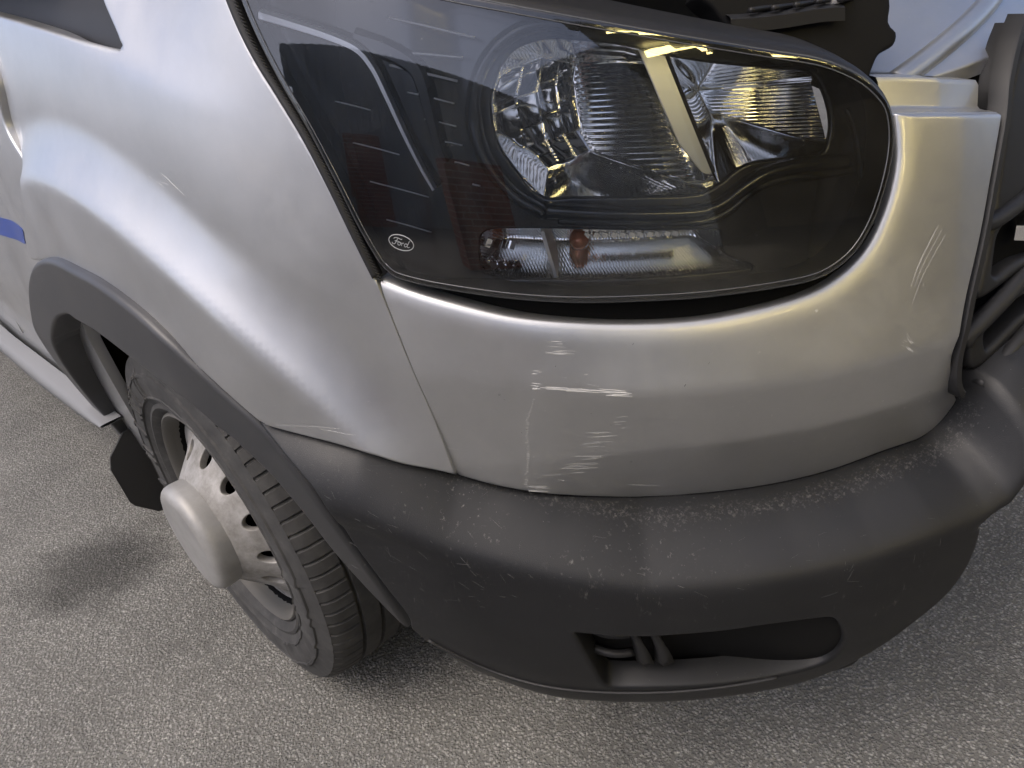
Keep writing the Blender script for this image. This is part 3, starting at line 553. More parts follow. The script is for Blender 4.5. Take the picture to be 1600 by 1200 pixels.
# black lower bumper
VB = .50
ba = CUR['blk_arch']; bl = CUR['blk_low']
l2 = CUR['blk_low2']
low = bl+[(1.10, .45), (1.05, .53), (.95, .545), (.75, .53), (.66, .485), (.59, .428), (.548, .382)]+l2
stp = [l2[-1]]
rt_edge = [stp[0], (stp[0][0]-.03, stp[0][1]-.005), (.30, .185), (.0, .18)]
blackb = panel('lower_bumper', blk, [([(-.1, .0), (.25, 0), (.45, .0), (.7, 0), (1.0, 0), (1.33, .0)], 0), ([(1.33, 0), ba[0]], 0), (ba, .004), (low, .007), (rt_edge, .012), ([(.0, .18), (-.1, .0)], 0)],
               'black', van, res=.007, rim=.03, holes=[[(CUR['blk_hole']+CUR['blk_hole'][:1], .006)]], label='black textured plastic bumper lower part, scuffed')
# wear of its own shape: grit caught along the joint with the painted corner, scuffed end by the wheel
co = np.empty(len(blackb.data.vertices)*3); blackb.data.vertices.foreach_get('co', co); co = co.reshape(-1, 3)
qb = smooth_line(CUR['sil_bot']+[(1.10, .672), (1.20, .688), (1.33, .702)], .01); PB = body(qb[:, 0], qb[:, 1], -.02)
dd = np.min(np.linalg.norm(co[:, None, :]-PB[None], axis=2), axis=1)
qa = smooth_line(CUR['blk_arch'], .02); PA = blk(qa[:, 0], qa[:, 1]); da = np.min(np.linalg.norm(co[:, None, :]-PA[None], axis=2), axis=1)
wr = np.exp(-(np.maximum(0, dd-.006)/.016)**2)+.62*np.exp(-(da/.11)**2)*(co[:, 2] > .4)
blackb.data.attributes.new('wear', 'FLOAT', 'POINT').data.foreach_set('value', np.clip(wr, 0, 1).astype(np.float32))
# groove of the lower lip
q = smooth_line([(1.13, .335), (1.05, .385), (.95, .402), (.85, .405), (.75, .402), (.68, .396)], .006)
tube('lip_seam', blk(q[:, 0], q[:, 1]), .0035, 'satin', blackb, flat=.6)
rs_ = random.Random(21); sm = []
for _ in range(95):
    left_ = rs_.random() < .65
    u_ = rs_.uniform(.98, 1.19) if left_ else rs_.uniform(.5, .98); v_ = rs_.uniform(.06, .24 if left_ else .2); a_ = rs_.choice((-.3, -.1, .2, 1.2, -1.0))+rs_.uniform(-.4, .4); L_ = rs_.uniform(.004, .022)
    sm.append([(u_, v_), (u_+L_*.5*math.cos(a_), v_+L_*.5*math.sin(a_)+rs_.uniform(-.001, .001)), (u_+L_*math.cos(a_), v_+L_*math.sin(a_)), rs_.uniform(.2, .5)])
MT['scuffgrey'] = simple('scuffed_grey_plastic', (.11, .108, .105), .7)
strokes('scuff_marks', blk, sm, 'scuffgrey', blackb, .0009, seed=13)
# fog lamp blank and brackets in the recess
panel('recess_back', lambda u, v: blk(u, v)+np.stack([-plan(u)[1][..., 0]*(.006+.040*ss(.58, .80, u)), -plan(u)[1][..., 1]*(.006+.040*ss(.58, .80, u)), 0*np.asarray(u)], -1), [([(.56, .19), (.56, .47)], 0), ([(.56, .47), (.98, .47)], 0), ([(.98, .47), (.98, .19)], 0), ([(.98, .19), (.56, .19)], 0)], 'bay', blackb, res=.012, rim=0)
def rec(u, v, d): 
    p = blk(np.array([u]), np.array([v]))[0]; n = plan(u)[1]; return p-np.array([n[0], n[1], 0])*d
for a, b_, r in [((.862, .22), (.842, .35), .009), ((.838, .22), (.818, .35), .010)]:
    tube('bracket_arm', [rec(a[0]+(b_[0]-a[0])*t-.004*math.sin(t*3.14), a[1]+(b_[1]-a[1])*t, .022) for t in np.linspace(0, 1, 14)], r*1.25, 'satin', blackb, 4, .5)
for v0 in (.27, .32):
    tube('bracket_strap', [rec(.905-.05*t, v0+.01*t, .030-.006*math.sin(t*3.1)) for t in np.linspace(0, 1, 10)], .008, 'satin', blackb, 4, .5)

# dark structure behind the panel gaps
panel('inner_structure', lambda u, z: body(u, z, -.055-.20*ss(1.02, .98, u)*0), [([(.2, .60), (.2, .86)], 0), ([(.2, .86), (1.12, .86), (1.13, 1.3)], 0), ([(1.13, 1.3), (1.9, 1.3)], 0), ([(1.9, 1.3), (1.9, .93), (1.4, .93), (1.25, .60)], 0), ([(1.25, .60), (.2, .60)], 0)], 'void', van, res=.04, bstep=.03, rim=0)

# wheel arch liner
rows = []
for f_, r_ in ((0, .455), (.12, .43), (1, .43)):
    rows.append([np.array([(lambda x0: x0+(-.6-x0)*f_)(-.97+.14*float(ss(-.75, -1.05, a))), 1.023+r_*math.sin(a), .33+r_*math.cos(a)]) for a in np.linspace(-1.45, 1.6, 40)])
loft('arch_liner', rows, 'liner', van)
mesh_obj('inner_arch', [(-.6, .5, .2), (-.6, 1.6, .2), (-.6, 1.6, 1.0), (-.6, .5, 1.0)], [(0, 1, 2, 3)], 'void', van, False)
mesh_obj('underbody', [(-.58, .45, .26), (.9, .35, .26), (.9, 4, .26), (-.58, 4, .26)], [(0, 1, 2, 3)], 'void', van, False)
mf = [(-.99, .40), (-1.035, .36), (-1.045, .331), (-1.040, .238), (-1.034, .225), (-.995, .182), (-.98, .178), (-.74, .178), (-.74, .42)]
V = [(x, 1.45, z) for x, z in mf]+[(x, 1.456, z) for x, z in mf]; n_ = len(mf)
mesh_obj('mud_flap', V, [tuple(range(n_)), tuple(range(2*n_-1, n_-1, -1))]+[(i, i+n_, (i+1) % n_+n_, (i+1) % n_) for i in range(n_)], 'flap', van, False)

# ------------------------------------------------------------------ wheel
WC = np.array([0, 1.023, .353]); XF = -.9775
def lathe_rows(prof, n, mod=None):
    rows = []
    for x_, r in prof:
        rows.append([np.array([XF+x_, WC[1]+r*math.sin(2*math.pi*k/n), WC[2]+r*math.cos(2*math.pi*k/n)]) for k in range(n)])
    return rows
disc_r = lambda r: np.interp(r, [.07, .095, .110, .150, .172, .186, .20], [-.030, -.030, -.022, .018, .034, .040, .040])
def discfn(p, q_):
    r = np.hypot(p, q_); return np.stack([XF+disc_r(r), WC[1]+p, WC[2]+q_], -1)
def ring(r, n): return [(r*math.cos(a), r*math.sin(a)) for a in np.linspace(0, 2*math.pi, n)]
hol = [[(ring(.072, 40), .001)]]
for k in range(12):
    a0 = 2*math.pi*k/12+.12; L = []
    for t in np.linspace(0, 2*math.pi, 24):
        rr_ = .146+.0145*math.cos(t); aa = a0+.0150/.146*math.sin(t); L.append((rr_*math.cos(aa), rr_*math.sin(aa)))
    L[-1] = L[0]; hol.append([(L, .002)])
R1 = ring(.195, 120); R1[-1] = R1[0]
wheel = panel('wheel', discfn, [(R1, 0)], 'steel', van, res=.007, bstep=.004, holes=hol, rim=.012, outward=np.array([-1., 0, 0]), label='dirty silver steel wheel with round vent holes')
loft('rim_lip', lathe_rows([(.056, .178), (.057, .192), (.05, .203), (.022, .207), (.010, .212), (.006, .218), (.008, .222), (.016, .224), (.03, .220)], 96), 'dirtysteel', wheel, 50, close=True, flip=False)
loft('wheel_barrel', lathe_rows([(.03, .2065), (.09, .19), (.20, .19)], 64), 'void', wheel, 50, close=True)
loft('brake_cover', lathe_rows([(.085, .001), (.085, .19)], 48), 'void', wheel, 50, close=True)
capP = [(-.022, .106), (-.046, .1075), (-.055, .106), (-.0605, .1025), (-.0645, .097), (-.0665, .090), (-.0670, .081), (-.0672, .05), (-.0674, .001)]
loft('hub_cap', lathe_rows(capP, 96), 'cap', wheel, 70, close=True, flip=False)
# tyre: profile (x, r, groove depth factor)
TP = [(.014, .222, 0), (.004, .230, 0), (-.002, .238, 0), (-.001, .244, 0), (.001, .246, 0), (-.005, .258, 0), (-.0085, .2595, 0), (-.0085, .2625, 0), (-.0065, .264, 0), (-.0078, .278, 0), (-.0085, .292, 0), (-.0075, .301, 0), (-.0095, .3025, 0), (-.0085, .307, 0), (-.005, .3085, 0), (-.002, .320, .0), (.001, .334, .0), (.0035, .3405, .3), (.005, .341, .8), (.011, .3465, 1), (.022, .351, 1), (.036, .3535, 1), (.052, .3548, 1),
      (.0535, .3546, .6), (.055, .346, 0), (.060, .346, 0), (.0615, .3552, 0), (.075, .3557, 0), (.092, .356, 0), (.0935, .347, 0), (.099, .347, 0), (.1005, .356, 0), (.118, .3560, 0), (.134, .3557, 0), (.1355, .347, 0), (.141, .347, 0), (.1425, .3552, 0), (.165, .3545, 0), (.195, .350, 0), (.214, .341, 0), (.225, .320, 0), (.23, .28, 0), (.21, .23, 0)]
NB = 84; PH = [0, .10, .16, .5, .84, .90]; nseg = NB*len(PH)
rnd = random.Random(3); V = []; F_ = []
for k in range(nseg):
    b_, j = divmod(k, len(PH)); a = 2*math.pi*(b_+PH[j])/NB; cut = j in (0, 1)
    for (x_, r, g) in TP:
        d = .0042*g if cut else 0
        if .262 < r < .31 and x_ < 0 and (b_ % 42) in (5, 6, 9, 11, 12, 15, 18, 19, 22) and j in (2, 3): x_ -= .0032
        V.append((XF+x_, WC[1]+(r-d)*math.sin(a), WC[2]+(r-d)*math.cos(a)))
nt_ = len(TP)
for k in range(nseg):
    for i in range(nt_-1):
        k2 = (k+1) % nseg; F_.append((k*nt_+i, k2*nt_+i, k2*nt_+i+1, k*nt_+i+1))
mesh_obj('tyre', V, F_, 'rubber', wheel, sharp=32)

# ------------------------------------------------------------------ headlamp
L0 = layer(0.)
lensP = CUR['lens']
bez = [(u, z) for u, z in lensP]
closed = lambda k: CUR[k]+CUR[k][:1]
def bezfn(u, z):
    u = np.asarray(u, float); z = np.asarray(z, float)
    o = -.045+.020*ss(.97, 1.03, u)-.012*ss(.92, .90, z)*0
    return body(u, z, o)
lamp = panel('headlamp', bezfn, [(lensP+lensP[:1], 0)], 'gloss', van, res=.008, rim=.0, holes=[[(closed('refl_hole'), .004)], [(closed('ind_hole'), .003)]], label='headlamp with black bezel behind a clear lens')
panel('lens', L0, [(lensP+lensP[:1], .004)], 'lens', lamp, res=.010, rim=0)
# rear wall of the lamp body and rim walls
lr = smooth_line(lensP+lensP[:1], .006)
loft('lamp_body', [body(lr[:, 0], lr[:, 1], o_) for o_ in (-.002, -.02, -.048)], 'satin', lamp)
panel('lamp_back', layer(-.19), [(lensP+lensP[:1], 0)], 'void', lamp, res=.03, bstep=.02, rim=0)
# edge ridges of the lens
cenl = np.array([.86, 1.0])
for ins, rad, mt in ((.002, .0012, 'clearhi'), (.0075, .0007, 'clearhi')):
    t = np.gradient(lr, axis=0); t /= np.maximum(np.linalg.norm(t, axis=1), 1e-9)[:, None]; n = np.stack([-t[:, 1], t[:, 0]], -1)
    ar = np.sum(lr[:-1, 0]*lr[1:, 1]-lr[1:, 0]*lr[:-1, 1]); n *= np.sign(ar)
    qq = lr+n*ins
    tube('lens_rim', body(qq[:, 0], qq[:, 1], .0004-.002*(ins < .004)), rad, mt, lamp, 6)
# lens flange on top
tp = smooth_line([p for p in lensP if p[1] > 1.03 and p[0] < 1.12 and (p[0] < 1.1)][0:], .008)
tl = [p for p in lensP[16:27]]
tp = smooth_line(tl, .008)
loft('lens_flange', [body(tp[:, 0], tp[:, 1], o_)+np.array([0, 0, dz]) for o_, dz in ((-.001, -.001), (-.005, .0035), (-.012, .006), (-.03, .010), (-.055, .013), (-.07, .012))], 'satin', lamp)
lbq = resample(catmull(lensP[0:11], 12), .012); stq = resample(catmull(CUR['sil_top'][:12], 12), .012)
m_ = 60; lbq = np.stack([np.interp(np.linspace(0, 1, m_), np.linspace(0, 1, len(lbq)), lbq[:, k]) for k in (0, 1)], -1); stq = np.stack([np.interp(np.linspace(0, 1, m_), np.linspace(0, 1, len(stq)), stq[:, k]) for k in (0, 1)], -1)
loft('gap_filler', [body(lbq[:, 0], lbq[:, 1], -.006), body(lbq[:, 0], lbq[:, 1]-.002, -.022), body(stq[:, 0], stq[:, 1]-.012, -.030)], 'void', lamp)
# gasket with ribs along the wing
gs = smooth_line(CUR['lens_seal'], .004)
tube('gasket', body(gs[:, 0], gs[:, 1], -.006), .008, 'satin', lamp, 8, .6)
ds = []
for p in resample(gs, .0038):
    P = body(np.array([p[0]]), np.array([p[1]]), -.002)[0]; Pn = body(np.array([p[0]+.005]), np.array([p[1]+.002]), -.002)[0]; Pm = body(np.array([p[0]-.008]), np.array([p[1]-.004]), -.002)[0]
    ds.append(tube_data([Pm, P, Pn], .0009, 4))
gr = mesh_obj('gasket_ribs', *join(ds), 'trim', lamp); gr['kind'] = 'stuff'

# reflector bowls
def smin(*a, k=.012):
    a = [np.asarray(x, float) for x in a]; m = a[0]
    for b_ in a[1:]: h = np.clip(.5+.5*(b_-m)/k, 0, 1); m = b_*(1-h)+m*h-k*h*(1-h)
    return m
FIN_T, FIN_B = np.array(CUR['fin'][0]), np.array(CUR['fin'][1])
def ufin(z): return FIN_B[0]+(z-FIN_B[1])*(FIN_T[0]-FIN_B[0])/(FIN_T[1]-FIN_B[1])
def ztop(u): return np.interp(u, [.57, .64, .70, .75, .80, .85, .90, .935, .96], [1.035, 1.053, 1.067, 1.082, 1.098, 1.110, 1.114, 1.10, 1.08])
def zbot(u): return np.interp(u, [.57, .60, .667, .687, .704, .723, .741, .80, .87, .905, .935, .95], [.965, .966, .970, .966, .958, .951, .950, .957, .966, .971, 1.005, 1.03])
def bowl(name, ulo, uhi, deepu, su_, flp, amp, nu, nz, mat, low):
    V = []; zs = np.linspace(.94, 1.125, nz); us = np.linspace(0, 1, nu); rows = []
    for z in zs:
        uf = ufin(z); u0, u1 = (uf, uhi) if low else (ulo, uf)
        u = u0+(u1-u0)*us; t = us
        du = deepu(z)
        zt, zb = ztop(u), zbot(u)
        zbm = float(zbot(np.array([du]))[0])
        right = .014+su_*(u-u0)+.34*(z-zbm); dmx = .014+su_*(du-u0)+.34*(z-zbm)
        left = dmx*np.clip((u1-u)/max(u1-du, 1e-4), 0, 1)**.6
        D = np.where(u < du, right, left)
        Db = .010+np.clip((z-zb)*3.2, -.02, 1); Dt = .010+np.clip((zt-z)*2.6, -.02, 1)
        D = smin(D, Db, Dt, k=.010)
        D = np.maximum(D, .001)
        wall = ((u < du-.004) & (right < Db-.006) & (right < Dt-.004)).astype(float)
        if low:
            cut = ss(.018+.030*np.clip((1.07-z)/.11, 0, 1)*0, .030, u-u0-.010*np.clip((z-.96)/.1, 0, 1)); wall = wall*cut
        ph = z/flp
        D = D-amp*wall*np.cos(2*math.pi*ph)
        if low:     # facets of the main mirror
            ci = np.floor((u-du)/.022); fu = ((u-du)/.022) % 1-.5; czi = np.floor((z-.95+.006*ci)/.030); fz = ((z-.95+.006*ci)/.030) % 1-.5
            D = D+np.where((u > du) & (left < Db-.004) & (left < Dt-.004), .0035*(fu**2)+.004*fz**2+.0012*np.sin(ci*2.3+czi*1.7), 0)
        fin = .0009*(1-2*np.abs(((u*1.0+z*.3)/.0032) % 1-.5))*((Db < right) & (Db < left))
        rows.append(body(u, np.clip(np.full(nu, z), zb-.006, zt+.006), -.046-D+fin))
    return loft(name, rows, mat, lamp, sharp=None)
dlow = lambda z: float(np.interp(z, [.95, .971, 1.0095, 1.057, 1.10], [.845, .839, .862, .868, .851]))
bowl('low_beam_reflector', 0, .955, dlow, .46, .0058, .00055, 150, 230, 'chrome', True)
dhi = lambda z: ufin(z)-.045
bowl('high_beam_reflector', .570, 0, dhi, .72, .0034, .0003, 110, 330, 'chrome', False)
fl = np.array([FIN_T, FIN_B])
q = np.linspace(FIN_T, FIN_B, 20)
tube('divider_fin', body(q[:, 0], q[:, 1], -.048), .0022, 'satin', lamp, 8)
panel('divider_face', layer(-.0475), [([(FIN_T[0]+.030, FIN_T[1]+.010), (FIN_T[0]+.001, FIN_T[1])], 0), ([(FIN_T[0]+.001, FIN_T[1]), (FIN_B[0]+.001, FIN_B[1])], 0), ([(FIN_B[0]+.001, FIN_B[1]), (FIN_B[0]+.012, FIN_B[1]+.002), (FIN_B[0]+.036, FIN_B[1]+.034)], 0), ([(FIN_B[0]+.036, FIN_B[1]+.034), (FIN_T[0]+.030, FIN_T[1]+.010)], 0)], 'fin', lamp, res=.01, rim=.004)
# low beam bulb shield inside the bowl
# bezel mouldings
def sweep(key, o_, r, mat, nm, flat=.8): return tube(nm, on(layer(o_), key), r, mat, lamp, 12, flat)
sweep('arc', -.034, .009, 'gloss', 'bezel_ring')
sweep('bar', -.040, .010, 'gloss', 'bezel_bar', .9)
sweep('bar2', -.042, .006, 'gloss', 'bezel_bar', .9)
sweep('right_edge', -.044, .004, 'gloss', 'bezel_ridge')
# side light guide
def strip(nm, key, o_, wdt, mat):
    q = smooth_line(CUR[key], .005); t = np.gradient(q, axis=0); t /= np.linalg.norm(t, axis=1)[:, None]; n = np.stack([-t[:, 1], t[:, 0]], -1)
    w_ = np.linspace(wdt, wdt*.45, len(q))[:, None]
    return loft(nm, [body((q+n*w_*s)[:, 0], (q+n*w_*s)[:, 1], o_+dd) for s, dd in ((-.5, -.01), (-.5, .002), (-.3, .006), (.3, .006), (.5, .002), (.5, -.01))], mat, lamp, 30)
strip('light_guide', 'guide1', -.022, .017, 'gloss'); strip('light_guide', 'guide2', -.024, .022, 'gloss')
strip('light_guide_mirror', 'guide1', -.016, .010, 'fin')
for k in range(4): tube('moulded_line', on(layer(-.0235), 'tick%d' % k, .01), .0007, 'pale', lamp, 6)
for k in range(8): tube('moulded_line', on(layer(-.0235 if k < 5 else -.027), 'rtick%d' % k, .01), [.0011, .0011, .0013, .0008, .0007, .0007, .0007, .0009][k], 'pale', lamp, 6)
# indicator reflector
def indD(u, z):
    zb = np.interp(u, [.68, .70, .769, .842, .90, .973], [.862, .864, .8705, .877, .883, .892]); ztp = np.interp(u, [.70, .794, .907, .98], [.908, .922, .938, .942])
    return smin(np.clip((z-zb)*1.6+.006, .001, 1), np.clip((ztp-z)*6+.006, .001, 1), .012+np.clip((u-.69)*.8, 0, 1), .01+np.clip((.99-u)*1.5, 0, 1), .045, k=.006)
rows = []
for z in np.linspace(.858, .948, 70):
    u = np.linspace(.676, .988, 360); z_ = np.full(360, z); D = indD(u, z_)
    D = D-.0011*(1-2*np.abs(((u-.9*z)/.0034) % 1-.5))*(D > .006)
    rows.append(body(u, z_, -.047-D))
MT['softchrome'] = simple('satin_chrome', (.88, .88, .87), .13, 1.)
loft('indicator_reflector', rows, 'softchrome', lamp, 40)
q = np.linspace(CUR['indfin'][0], CUR['indfin'][1], 12)
loft('indicator_fin', [body(q[:, 0]+d_, q[:, 1], o_) for d_, o_ in ((.004, -.08), (.002, -.050), (-.002, -.050), (-.004, -.08))], 'fin', lamp, 30)
bu = CUR['bulb'][0]; bp = body(np.array([bu[0]]), np.array([bu[1]+.004]), -.078)[0]
nb = plan(bu[0])[1]; axb = np.array([nb[0], nb[1], 0])
tube('indicator_bulb', [bp+axb*t for t in np.linspace(-.012, .016, 12)], [.012*math.sqrt(max(.02, 1-((i-4)/7.6)**2)) for i in range(12)], 'amber', lamp, 16)
ds = []
for i in range(11):
    for j in range(3):
        u_ = .862-.0105*i; z_ = .931-.0065*j-.0012*i
        ds.append(box_data(body(np.array([u_]), np.array([z_]), -.072)[0], (.0085, .006, .0050), Matrix.Rotation(.6+.2*(i % 2), 3, 'Z')@Matrix.Rotation(.5, 3, 'X')))
mesh_obj('indicator_prisms', *join(ds), 'chrome', lamp, False)
ds = []
dq = CUR['drlblock']
for i in range(6):
    t = i/5; u_ = dq[0][0]+(dq[3][0]-dq[0][0])*t; z_ = dq[0][1]+(dq[3][1]-dq[0][1])*t+.008
    ds.append(box_data(body(np.array([u_]), np.array([z_]), -.060)[0], (.0035, .008, .014), Matrix.Rotation(.5+.2*i, 3, 'Z')@Matrix.Rotation(-.4, 3, 'X')))
    if i < 5: ds.append(box_data(body(np.array([u_-.004]), np.array([z_+.024]), -.064)[0], (.0035, .006, .010), Matrix.Rotation(.5+.25*i, 3, 'Z')@Matrix.Rotation(.5, 3, 'X')))
mesh_obj('side_marker_prisms', *join(ds), 'chrome', lamp, False)
# oval maker's mark moulded in the lens
lo_ = np.array(CUR['logo'][0]); ax = np.array(CUR['logo'][1])-lo_; ay = (lo_-np.array(CUR['logo'][2])); hx = np.linalg.norm(ax); ax = ax/hx
ayn = np.array([-ax[1], ax[0]])*np.sign(np.dot(np.array([-ax[1], ax[0]]), ay)); hx *= .92; hy = .0078
def lg(x, y): p = lo_+ax*x*hx+ayn*y*hy; return p
def lstroke(pts, r):
    q = np.array([lg(*p) for p in pts]); q = smooth_line(q, .0006) if len(q) > 2 else q; return tube_data(body(q[:, 0], q[:, 1], .0004), r, 5)
ds = [lstroke([(math.cos(a), math.sin(a)) for a in np.linspace(0, 2*math.pi, 49)], .00045)]
for s in ([(-.62, .30), (-.5, .48), (-.25, .50), (-.02, .42), (.02, .52)], [(-.30, .48), (-.38, .1), (-.5, -.38), (-.66, -.42), (-.72, -.25)], [(-.52, .02), (-.38, .06), (-.22, .05)],
          [(-.16, .02), (-.26, -.12), (-.24, -.36), (-.12, -.40), (-.04, -.22), (-.08, .0), (-.16, .02), (.0, -.06), (.08, .0)], [(.08, .0), (.04, -.40)], [(.06, -.12), (.14, .02), (.22, .0)],
          [(.50, -.02), (.38, .02), (.28, -.16), (.30, -.38), (.42, -.38), (.52, -.1)], [(.64, .52), (.56, .1), (.50, -.25), (.58, -.40), (.70, -.30)]):
    ds.append(lstroke(s, .00038))
MT['mark'] = simple('moulded_mark', (.36, .37, .38), .35)
mesh_obj('oval_emblem', *join(ds), 'mark', lamp)

def glayer(o): return lambda u, z: gril(u, z, o)
# ------------------------------------------------------------------ grille
ge = CUR['grille_edge']
edge = ge[:11]
gq = smooth_line(ge[:12], .005)
GB = glayer(-.055)
gedge = ge[2:11]
grille = panel('grille', GB, [(gedge, 0), ([edge[-1], (.38, .66), (.30, .685), (.0, .71)], 0), ([(.0, .71), (.0, .99)], 0), ([(.0, .99), gedge[0]], 0)], 'void', van, res=.02, bstep=.01, rim=0, label='black slatted radiator grille')
t = np.gradient(gq, axis=0); t /= np.linalg.norm(t, axis=1)[:, None]; n = np.stack([-t[:, 1], t[:, 0]], -1); n *= np.where((n[:, :1] > 0), -1, 1)
rows = [gril((gq+n*s)[:, 0], (gq+n*s)[:, 1], o_) for s, o_ in ((.001, -.03), (.001, -.012), (.003, -.009), (.010, -.009), (.012, -.012), (.013, -.05))]
loft('grille_frame', rows, 'satin', grille, 35)
GF = glayer(-.028)
def gp(key, tail): return CUR[key]+tail+CUR[key][:1]
def plate(k, tail, hk, htail):
    return panel('grille_plate', GF, [(CUR[k], .009), ([CUR[k][-1]]+tail, 0), (tail[-1:]+CUR[k][:1], 0)] if tail else [(CUR[k]+CUR[k][:1], .009)], 'satin', grille, res=.006, bstep=.004, rim=.03, holes=[[(CUR[hk]+CUR[hk][:1], .007)]], sharp=75)
plate('g_p1', [(.02, CUR['g_p1'][-1][1]+.03), (.02, CUR['g_p1'][0][1]+.01)], 'g_h1', 0)
plate('g_p2a', [], 'g_h2', 0)
def bar(nm, pts, r, flat, o_, mat='satin'):
    q = smooth_line(pts, .008); return tube(nm, gril(q[:, 0], q[:, 1], o_), r, mat, grille, 14, flat)
gb, gc = CUR['g_b'], CUR['g_c']
bar('grille_slat', [(gb[0][0]+.012, gb[0][1]-.012), gb[0], gb[1], (.15, gb[1][1]+.03), (.02, gb[1][1]+.04)], .011, .9, -.030)
bar('grille_slat', [(gc[0][0]-.012, gc[0][1]+.005), gc[1], (.15, gc[1][1]+.025), (.02, gc[1][1]+.03)], .009, .9, -.022)
bar('grille_slat', [(.392, .848), CUR['g_a'][0], CUR['g_a'][1], (.15, .87), (.02, .872)], .010, .9, -.026)
cpt = CUR['g_chip'][0]
v_, f_ = box_data(gril(np.array([cpt[0]-.012]), np.array([cpt[1]]), -.032)[0], (.03, .012, .018), Matrix.Rotation(.3, 3, 'Z'))
mesh_obj('grille_badge_edge', v_, f_, 'chrome', grille, False)

# ------------------------------------------------------------------ engine bay seen past the lamp
def bayfn(u, v):                                # v = 4 x height above the ledge, close to true length on this slope
    u = np.asarray(u, float); z = .985+np.asarray(v, float)/4
    return raw(u, z, -.135-1.3*np.maximum(0, z-1.0))
slam = panel('slam_panel', bayfn, [([(.488, 0), (.478, .14), (.50, .30), (.50, .6)], 0), ([(.50, .6), (.05, .6)], 0), ([(.05, .6), (.05, 0)], 0), ([(.05, 0), (.488, 0)], 0)], 'silver', van, res=.006, bstep=.01, rim=0, outward=np.array([0, -.7, .7]))
uu = np.linspace(.455, .08, 24); vv = (1.0045+.135*(.446-uu)-.985)*4
tube('slam_rib', bayfn(uu, vv), .013, 'silver', slam, 10, .8, nrm=np.array([0, -.6, .8]))
shd = panel('plastic_shield', layer(-.062), [(closed('shield'), .004)], 'bay', van, res=.01, rim=.03)
mesh_obj('engine_bay', [(-.75, .45, .9), (.6, .45, .9), (.6, .45, 1.9), (-.75, .45, 1.9)], [(0, 1, 2, 3)], 'void', van, False)
bq = smooth_line(CUR['brk_top'], .008)
brk = loft('lamp_bracket', [body(bq[:, 0], bq[:, 1], o_)+np.array([0, 0, dz]) for o_, dz in ((-.046, -.014), (-.047, -.002), (-.050, 0), (-.085, .003), (-.09, -.004))], 'satin', van)
for k in range(5):
    u0 = .655-.028*k; z0 = float(np.interp(-u0, -bq[:, 0], bq[:, 1]))
    tube('bracket_rib', [body(np.array([u0-.06*t]), np.array([z0+.002-.006*t]), -.048-.03*t)[0]+np.array([0, 0, .003]) for t in np.linspace(0, 1, 8)], .0028, 'satin', brk, 6)
zb_ = float(np.interp(-.535, -bq[:, 0], bq[:, 1])); bc = body(np.array([.535]), np.array([zb_]), -.068)[0]+np.array([0, 0, .002])
def disc_stack(nm, c, prof, mat, parent, n=24):
    return loft(nm, [[c+np.array([r*math.cos(2*math.pi*k/n), r*math.sin(2*math.pi*k/n), h]) for k in range(n)] for h, r in prof], mat, parent, 40, close=True)
disc_stack('bolt', bc, [(0, .014), (.003, .014), (.0035, .009), (.011, .009), (.012, .008), (.012, .0001)], 'steel', brk, 12)

# ------------------------------------------------------------------ rest of the cab above the picture: raised bonnet, windscreen, roof
def slab(nm, prof, x0, x1, mat, parent, tum=0.):
    V = []
    for x_ in (x0, x1): V += [(x_*(1-tum*max(0, z_-1.3)), y_, z_) for y_, z_ in prof]
    n_ = len(prof); return mesh_obj(nm, V, [tuple(range(n_)), tuple(range(2*n_-1, n_-1, -1))]+[(i, i+n_, (i+1) % n_+n_, (i+1) % n_) for i in range(n_)], mat, parent, False)
cab = slab('cab_body', [(1.05, 1.33), (1.75, 2.2), (2.05, 2.42), (2.6, 2.52), (5.4, 2.52), (5.4, .45), (2.2, .45), (2.2, 1.33)], -.985, .985, 'silver', van, .07)
MT['glass'] = simple('dark_windscreen_glass', (.01, .012, .013), .05, 0, 1.)
mesh_obj('windscreen', [(-.80, 1.085, 1.40), (.80, 1.085, 1.40), (.74, 1.70, 2.155), (-.74, 1.70, 2.155)], [(0, 1, 2, 3)], 'glass', cab, False)
bon = [(.72, 1.36), (.70, 1.39), (.30, 2.02), (.22, 2.12), (.205, 2.10), (.29, 1.99), (.69, 1.36)]
slab('bonnet', bon, -.80, .80, 'silver', van)
tube('bonnet_stay', [(.62, .35, 1.05), (.60, .40, 1.86)], .006, 'bay', van, 8)

# ------------------------------------------------------------------ workshop across the yard, mirrored in the lamp
def mk_clad():
    m, nt, b = new_mat('grey_steel_cladding'); mp = coords(nt); n = noise(nt, mp, 1.2, 5); r = ramp(nt, n, 0, [(.3, (.30, .32, .325)), (.7, (.40, .42, .42))])
    nt.links.new(r.outputs[0], b.inputs['Base Color']); b.inputs['Roughness'].default_value = .5; return m
def mk_brick():
    m, nt, b = new_mat('red_brickwork'); tc = nt.nodes.new('ShaderNodeTexCoord'); br = N(nt, 'ShaderNodeTexBrick', Scale=1.)
    br.inputs['Color1'].default_value = (.27, .085, .052, 1); br.inputs['Color2'].default_value = (.19, .06, .042, 1); br.inputs['Mortar'].default_value = (.34, .27, .22, 1)
    br.inputs['Brick Width'].default_value = .225; br.inputs['Row Height'].default_value = .075; br.inputs['Mortar Size'].default_value = .008
    mp = N(nt, 'ShaderNodeMapping'); mp.inputs['Rotation'].default_value = (math.radians(90), 0, 0); nt.links.new(tc.outputs['UV'], br.inputs['Vector'])
    nt.links.new(br.outputs[0], b.inputs['Base Color']); b.inputs['Roughness'].default_value = .85; return m
MT['clad'] = mk_clad(); MT['brick'] = mk_brick(); MT['inside'] = simple('cream_workshop_inside', (.26, .23, .18), .8)
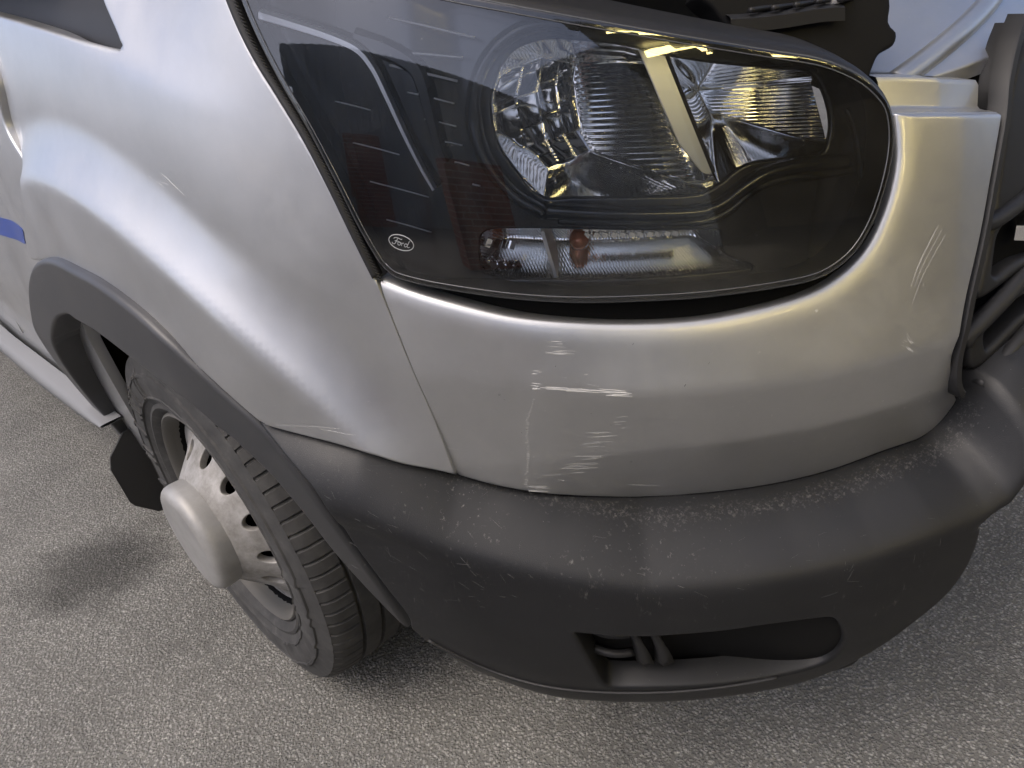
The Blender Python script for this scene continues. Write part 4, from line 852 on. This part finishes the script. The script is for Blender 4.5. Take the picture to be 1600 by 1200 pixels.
def mk_tube():
    m, nt, b = new_mat('lit_fluorescent_tube'); b.inputs['Emission Color'].default_value = (1, .78, .30, 1); b.inputs['Emission Strength'].default_value = 12.; return m
MT['tube'] = mk_tube()
shop = bpy.data.objects.new('workshop', None); COL.objects.link(shop)
shop['label'] = 'grey clad workshop with red brick base mirrored in the headlamp glass'; shop['category'] = 'building'
def wallstrip(nm, A, B, z0, z1, mat, corr=0., pitch=.2, th=.0):
    A = np.array(A, float); B = np.array(B, float); L_ = np.linalg.norm(B-A); t = (B-A)/L_; n = np.array([-t[1], t[0]])
    xs = [0.]; 
    if corr:
        k = 0.
        while k < L_: xs += [k+pitch*.1, k+pitch*.2, k+pitch*.6, k+pitch*.7]; k += pitch
        xs = sorted(x for x in xs if x <= L_)+[L_]
    else: xs = [0., L_]
    ds_ = [corr if (i % 4) in (2, 3) and corr else 0. for i in range(len(xs))]
    V = [(*(A+t*x+n*d), z) for z in (z0, z1) for x, d in zip(xs, ds_)]; m = len(xs)
    o = mesh_obj(nm, V, [(i, i+1, m+i+1, m+i) for i in range(m-1)], mat, shop, False)
    uv = o.data.uv_layers.new(name='UVMap')
    for lp in o.data.loops:
        i = lp.vertex_index; uv.data[lp.index].uv = (xs[i % m], (z0, z1)[i//m])
    return o
wallstrip('cladding', (-9.0, 2.6), (-9.0, -7), 0, 3.3, 'clad', .04, .24)
wallstrip('brick_base', (-8.94, 1.15), (-8.94, -.15), 0, 1.75, 'brick')
wallstrip('brick_pier', (-4.8, -.75), (-4.8, -1.75), 0, 1.25, 'brick')
wallstrip('brick_pier', (-4.8, -1.75), (-5.2, -1.75), 0, 1.25, 'brick')
wallstrip('brick_pier', (-5.2, -.75), (-4.8, -.75), 0, 1.25, 'brick')
wallstrip('cladding', (-9, -7), (-4.2, -7), 0, 4.4, 'clad', .04, .24)
wallstrip('brick_pier', (-4.2, -6.96), (-3.4, -6.96), 0, 3.6, 'clad')
wallstrip('cladding', (3.5, -7), (7.5, -7), 0, 4.4, 'clad', .04, .24)
wallstrip('cladding', (-4.2, -7), (3.5, -7), 3.6, 4.4, 'clad', .04, .24)
mesh_obj('workshop_inside', [(-3.4, -7, 0), (-3.4, -12, 0), (3.5, -12, 0), (3.5, -7, 0), (-3.4, -7, 3.6), (-3.4, -12, 3.6), (3.5, -12, 3.6), (3.5, -7, 3.6)], [(0, 1, 5, 4), (1, 2, 6, 5), (2, 3, 7, 6), (4, 5, 6, 7)], 'inside', shop, False)
mesh_obj('canopy', *box_data((0, -5.4, 3.62), (8.4, 3.2, .12)), 'clad', shop, False)
for x_, y_ in ((-3.2, -4.2), (-3.2, -5.6), (-.6, -4.2), (-.6, -5.6), (2.0, -4.2)):
    tube('fluorescent_tube', [(x_, y_, 3.45), (x_+1.5, y_, 3.45)], .05, 'tube', shop, 10)
